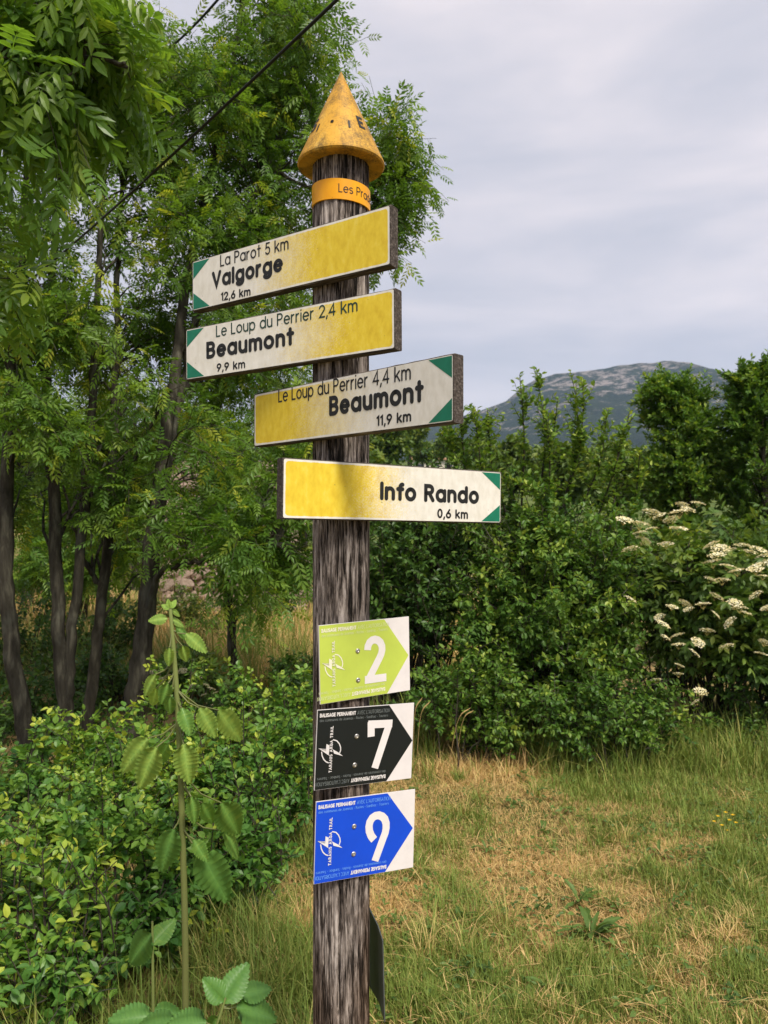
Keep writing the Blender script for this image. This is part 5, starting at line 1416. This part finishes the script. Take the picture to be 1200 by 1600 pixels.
def ground_herbs():
    g = np.random.default_rng(35); P = []; T_ = []; S_ = []
    for k in range(150):
        if k < 110: d = g.uniform(2.1, 4.9); x = g.uniform(-0.02, 0.58) * d
        else: d = g.uniform(1.9, 3.6); x = g.uniform(-0.24, -0.06) * d
        n = g.integers(10, 40); r = g.uniform(0.03, 0.10); q = np.stack([x + g.normal(0, r, n), d + g.normal(0, r, n)], 1)
        P.append(np.column_stack([q, ground_z(q[:, 0], q[:, 1]) + g.uniform(0.012, 0.06, n)])); T_.append(np.clip(g.uniform(.15, .8) + g.normal(0, .1, n), 0, 1)); S_.append(g.uniform(.6, 1.3, n) * g.uniform(.014, .034))
    P = np.concatenate(P); n = len(P); D = g.normal(0, 1, (n, 3)); D[:, 2] *= 0.3; U = np.array([0, 0, 1.0]) + g.normal(0, .35, (n, 3))
    V, F, T = scatter(TP['small'], P, D, U, np.concatenate(S_), np.concatenate(T_))
    o = obj('ground_herbs', mesh_np('ground_herbs', V, F, T), M_WEED); tag(o, 'small round-leaved herbs scattered through the mown grass', 'herbs', kind='stuff')
ground_herbs()

# broad-leaved weeds in the mown grass
def weed_leaf(seed):
    g = np.random.default_rng(seed); G = Geo(); n = 9; xs = np.linspace(0, 1, n)
    half = 0.075 * np.sin(np.pi * xs ** 1.15) ** 0.7 * np.where(np.arange(n) % 2 == 1, 1.25, 0.75) + 0.008; half[-1] = 0
    bz = 0.55 * xs - 0.50 * xs ** 2.2
    mid = np.stack([xs, 0 * xs, bz], 1)
    for s in (1, -1):
        e_ = np.stack([xs - 0.03 * (np.arange(n) % 2 == 1), s * half, bz + 0.25 * half], 1)
        F = [(i, i + 1, n + i + 1, n + i) if s < 0 else (i, n + i, n + i + 1, i + 1) for i in range(n - 1)]
        G.add(np.concatenate([mid, e_]), F, 0.35 + 0.3 * g.uniform())
    me = G.mesh('leaf', True); me.materials.append(M_WEED); return me
WL = [weed_leaf(400 + k) for k in range(5)]
wg = np.random.default_rng(8)
weeds = [(925, 1470, .17, 26, 'large dandelion rosette in the middle of the mown grass'), (905, 1410, .14, 14, 'upright leafy weed just behind the large dandelion rosette'), (965, 1420, .11, 9, 'bright weed clump right of the upright leafy weed'),
         (690, 1530, .09, 7, 'small weed near the grey rear plate'), (780, 1585, .10, 8, 'weed at the bottom edge between the rear plate and the dandelion'), (1165, 1500, .13, 8, 'weed rosette near the lower right corner'),
         (860, 1555, .10, 7, 'weed rosette at the bottom below the large dandelion'), (1060, 1460, .09, 7, 'small weed right of the large dandelion'), (720, 1440, .11, 8, 'weed tuft above the straw patch right of the post'),
         (1160, 1400, .10, 7, 'round weed at the right edge halfway down the grass'), (1030, 1340, .14, 9, 'dark dock plant in the middle distance of the grass'), (760, 1330, .10, 7, 'weed in the grass level with the blue plate'),
         (640, 1590, .09, 7, 'weed at the bottom edge just right of the rear plate'), (850, 1300, .12, 8, 'weed clump in the green strip before the hedge'), (1130, 1590, .10, 7, 'weed in the straw at the bottom right')]
for px, py, L, n, lab in weeds:
    d = EYE * FPX / (py - HOR); x = (px - 600) / FPX * d; z = float(ground_z(x, d))
    root = empty('weed', (x, d, z)); tag(root, lab, 'weed', 'broad-leaved weeds in the mown grass')
    for k in range(n):
        o = bpy.data.objects.new('leaf', WL[wg.integers(5)]); col.objects.link(o); o.parent = root
        s = L * wg.uniform(0.45, 1.05); o.scale = (s, s * wg.uniform(0.8, 1.2), s * wg.uniform(0.5, 1.5))
        o.rotation_euler = (wg.normal(0, .15), wg.normal(-0.15, .25), k * 6.283 / n + wg.normal(0, .3)); o.location = (0, 0, 0.004)

# small yellow flowers
def buttercup():
    p = [(1122, 1276), (1134, 1270), (1140, 1282), (1128, 1290), (1150, 1286), (1116, 1284), (1145, 1274), (1136, 1298)]
    d = 3.9; base = at(1132, 1310, d); base[2] = float(ground_z(base[0], d))
    root = empty('yellow_wildflower', base); tag(root, 'clump of tiny yellow wildflowers on the right of the grass', 'flower')
    G = Geo()
    for x, y in p:
        t = at(x, y, d) - base; tube(G, np.array([[t[0] * 0.4, 0, 0], t * np.array([.8, 1, .55]), t]), (0.0012, 0.001, 0.0008), 4, 0.6)
        f = Geo(); n = 5
        for q in range(n):
            a = q * 2 * np.pi / n; c, s = math.cos(a), math.sin(a); r = 0.011
            f.add(t + np.array([(0, 0, 0), (r * .6 * c - r * .4 * s, r * .6 * s + r * .4 * c, .003), (r * c, r * s, .005), (r * .6 * c + r * .4 * s, r * .6 * s - r * .4 * c, .003)]), [(0, 3, 2, 1)], wg.uniform())
        obj('blossom', f.mesh('blossom'), M_YELL, root)
    obj('stems', G.mesh('stems'), M_STEM, root)
buttercup()
print('TRIS', sum(TRIS.values()), {k[:28]: v for k, v in sorted(TRIS.items(), key=lambda t: -t[1])[:14]})
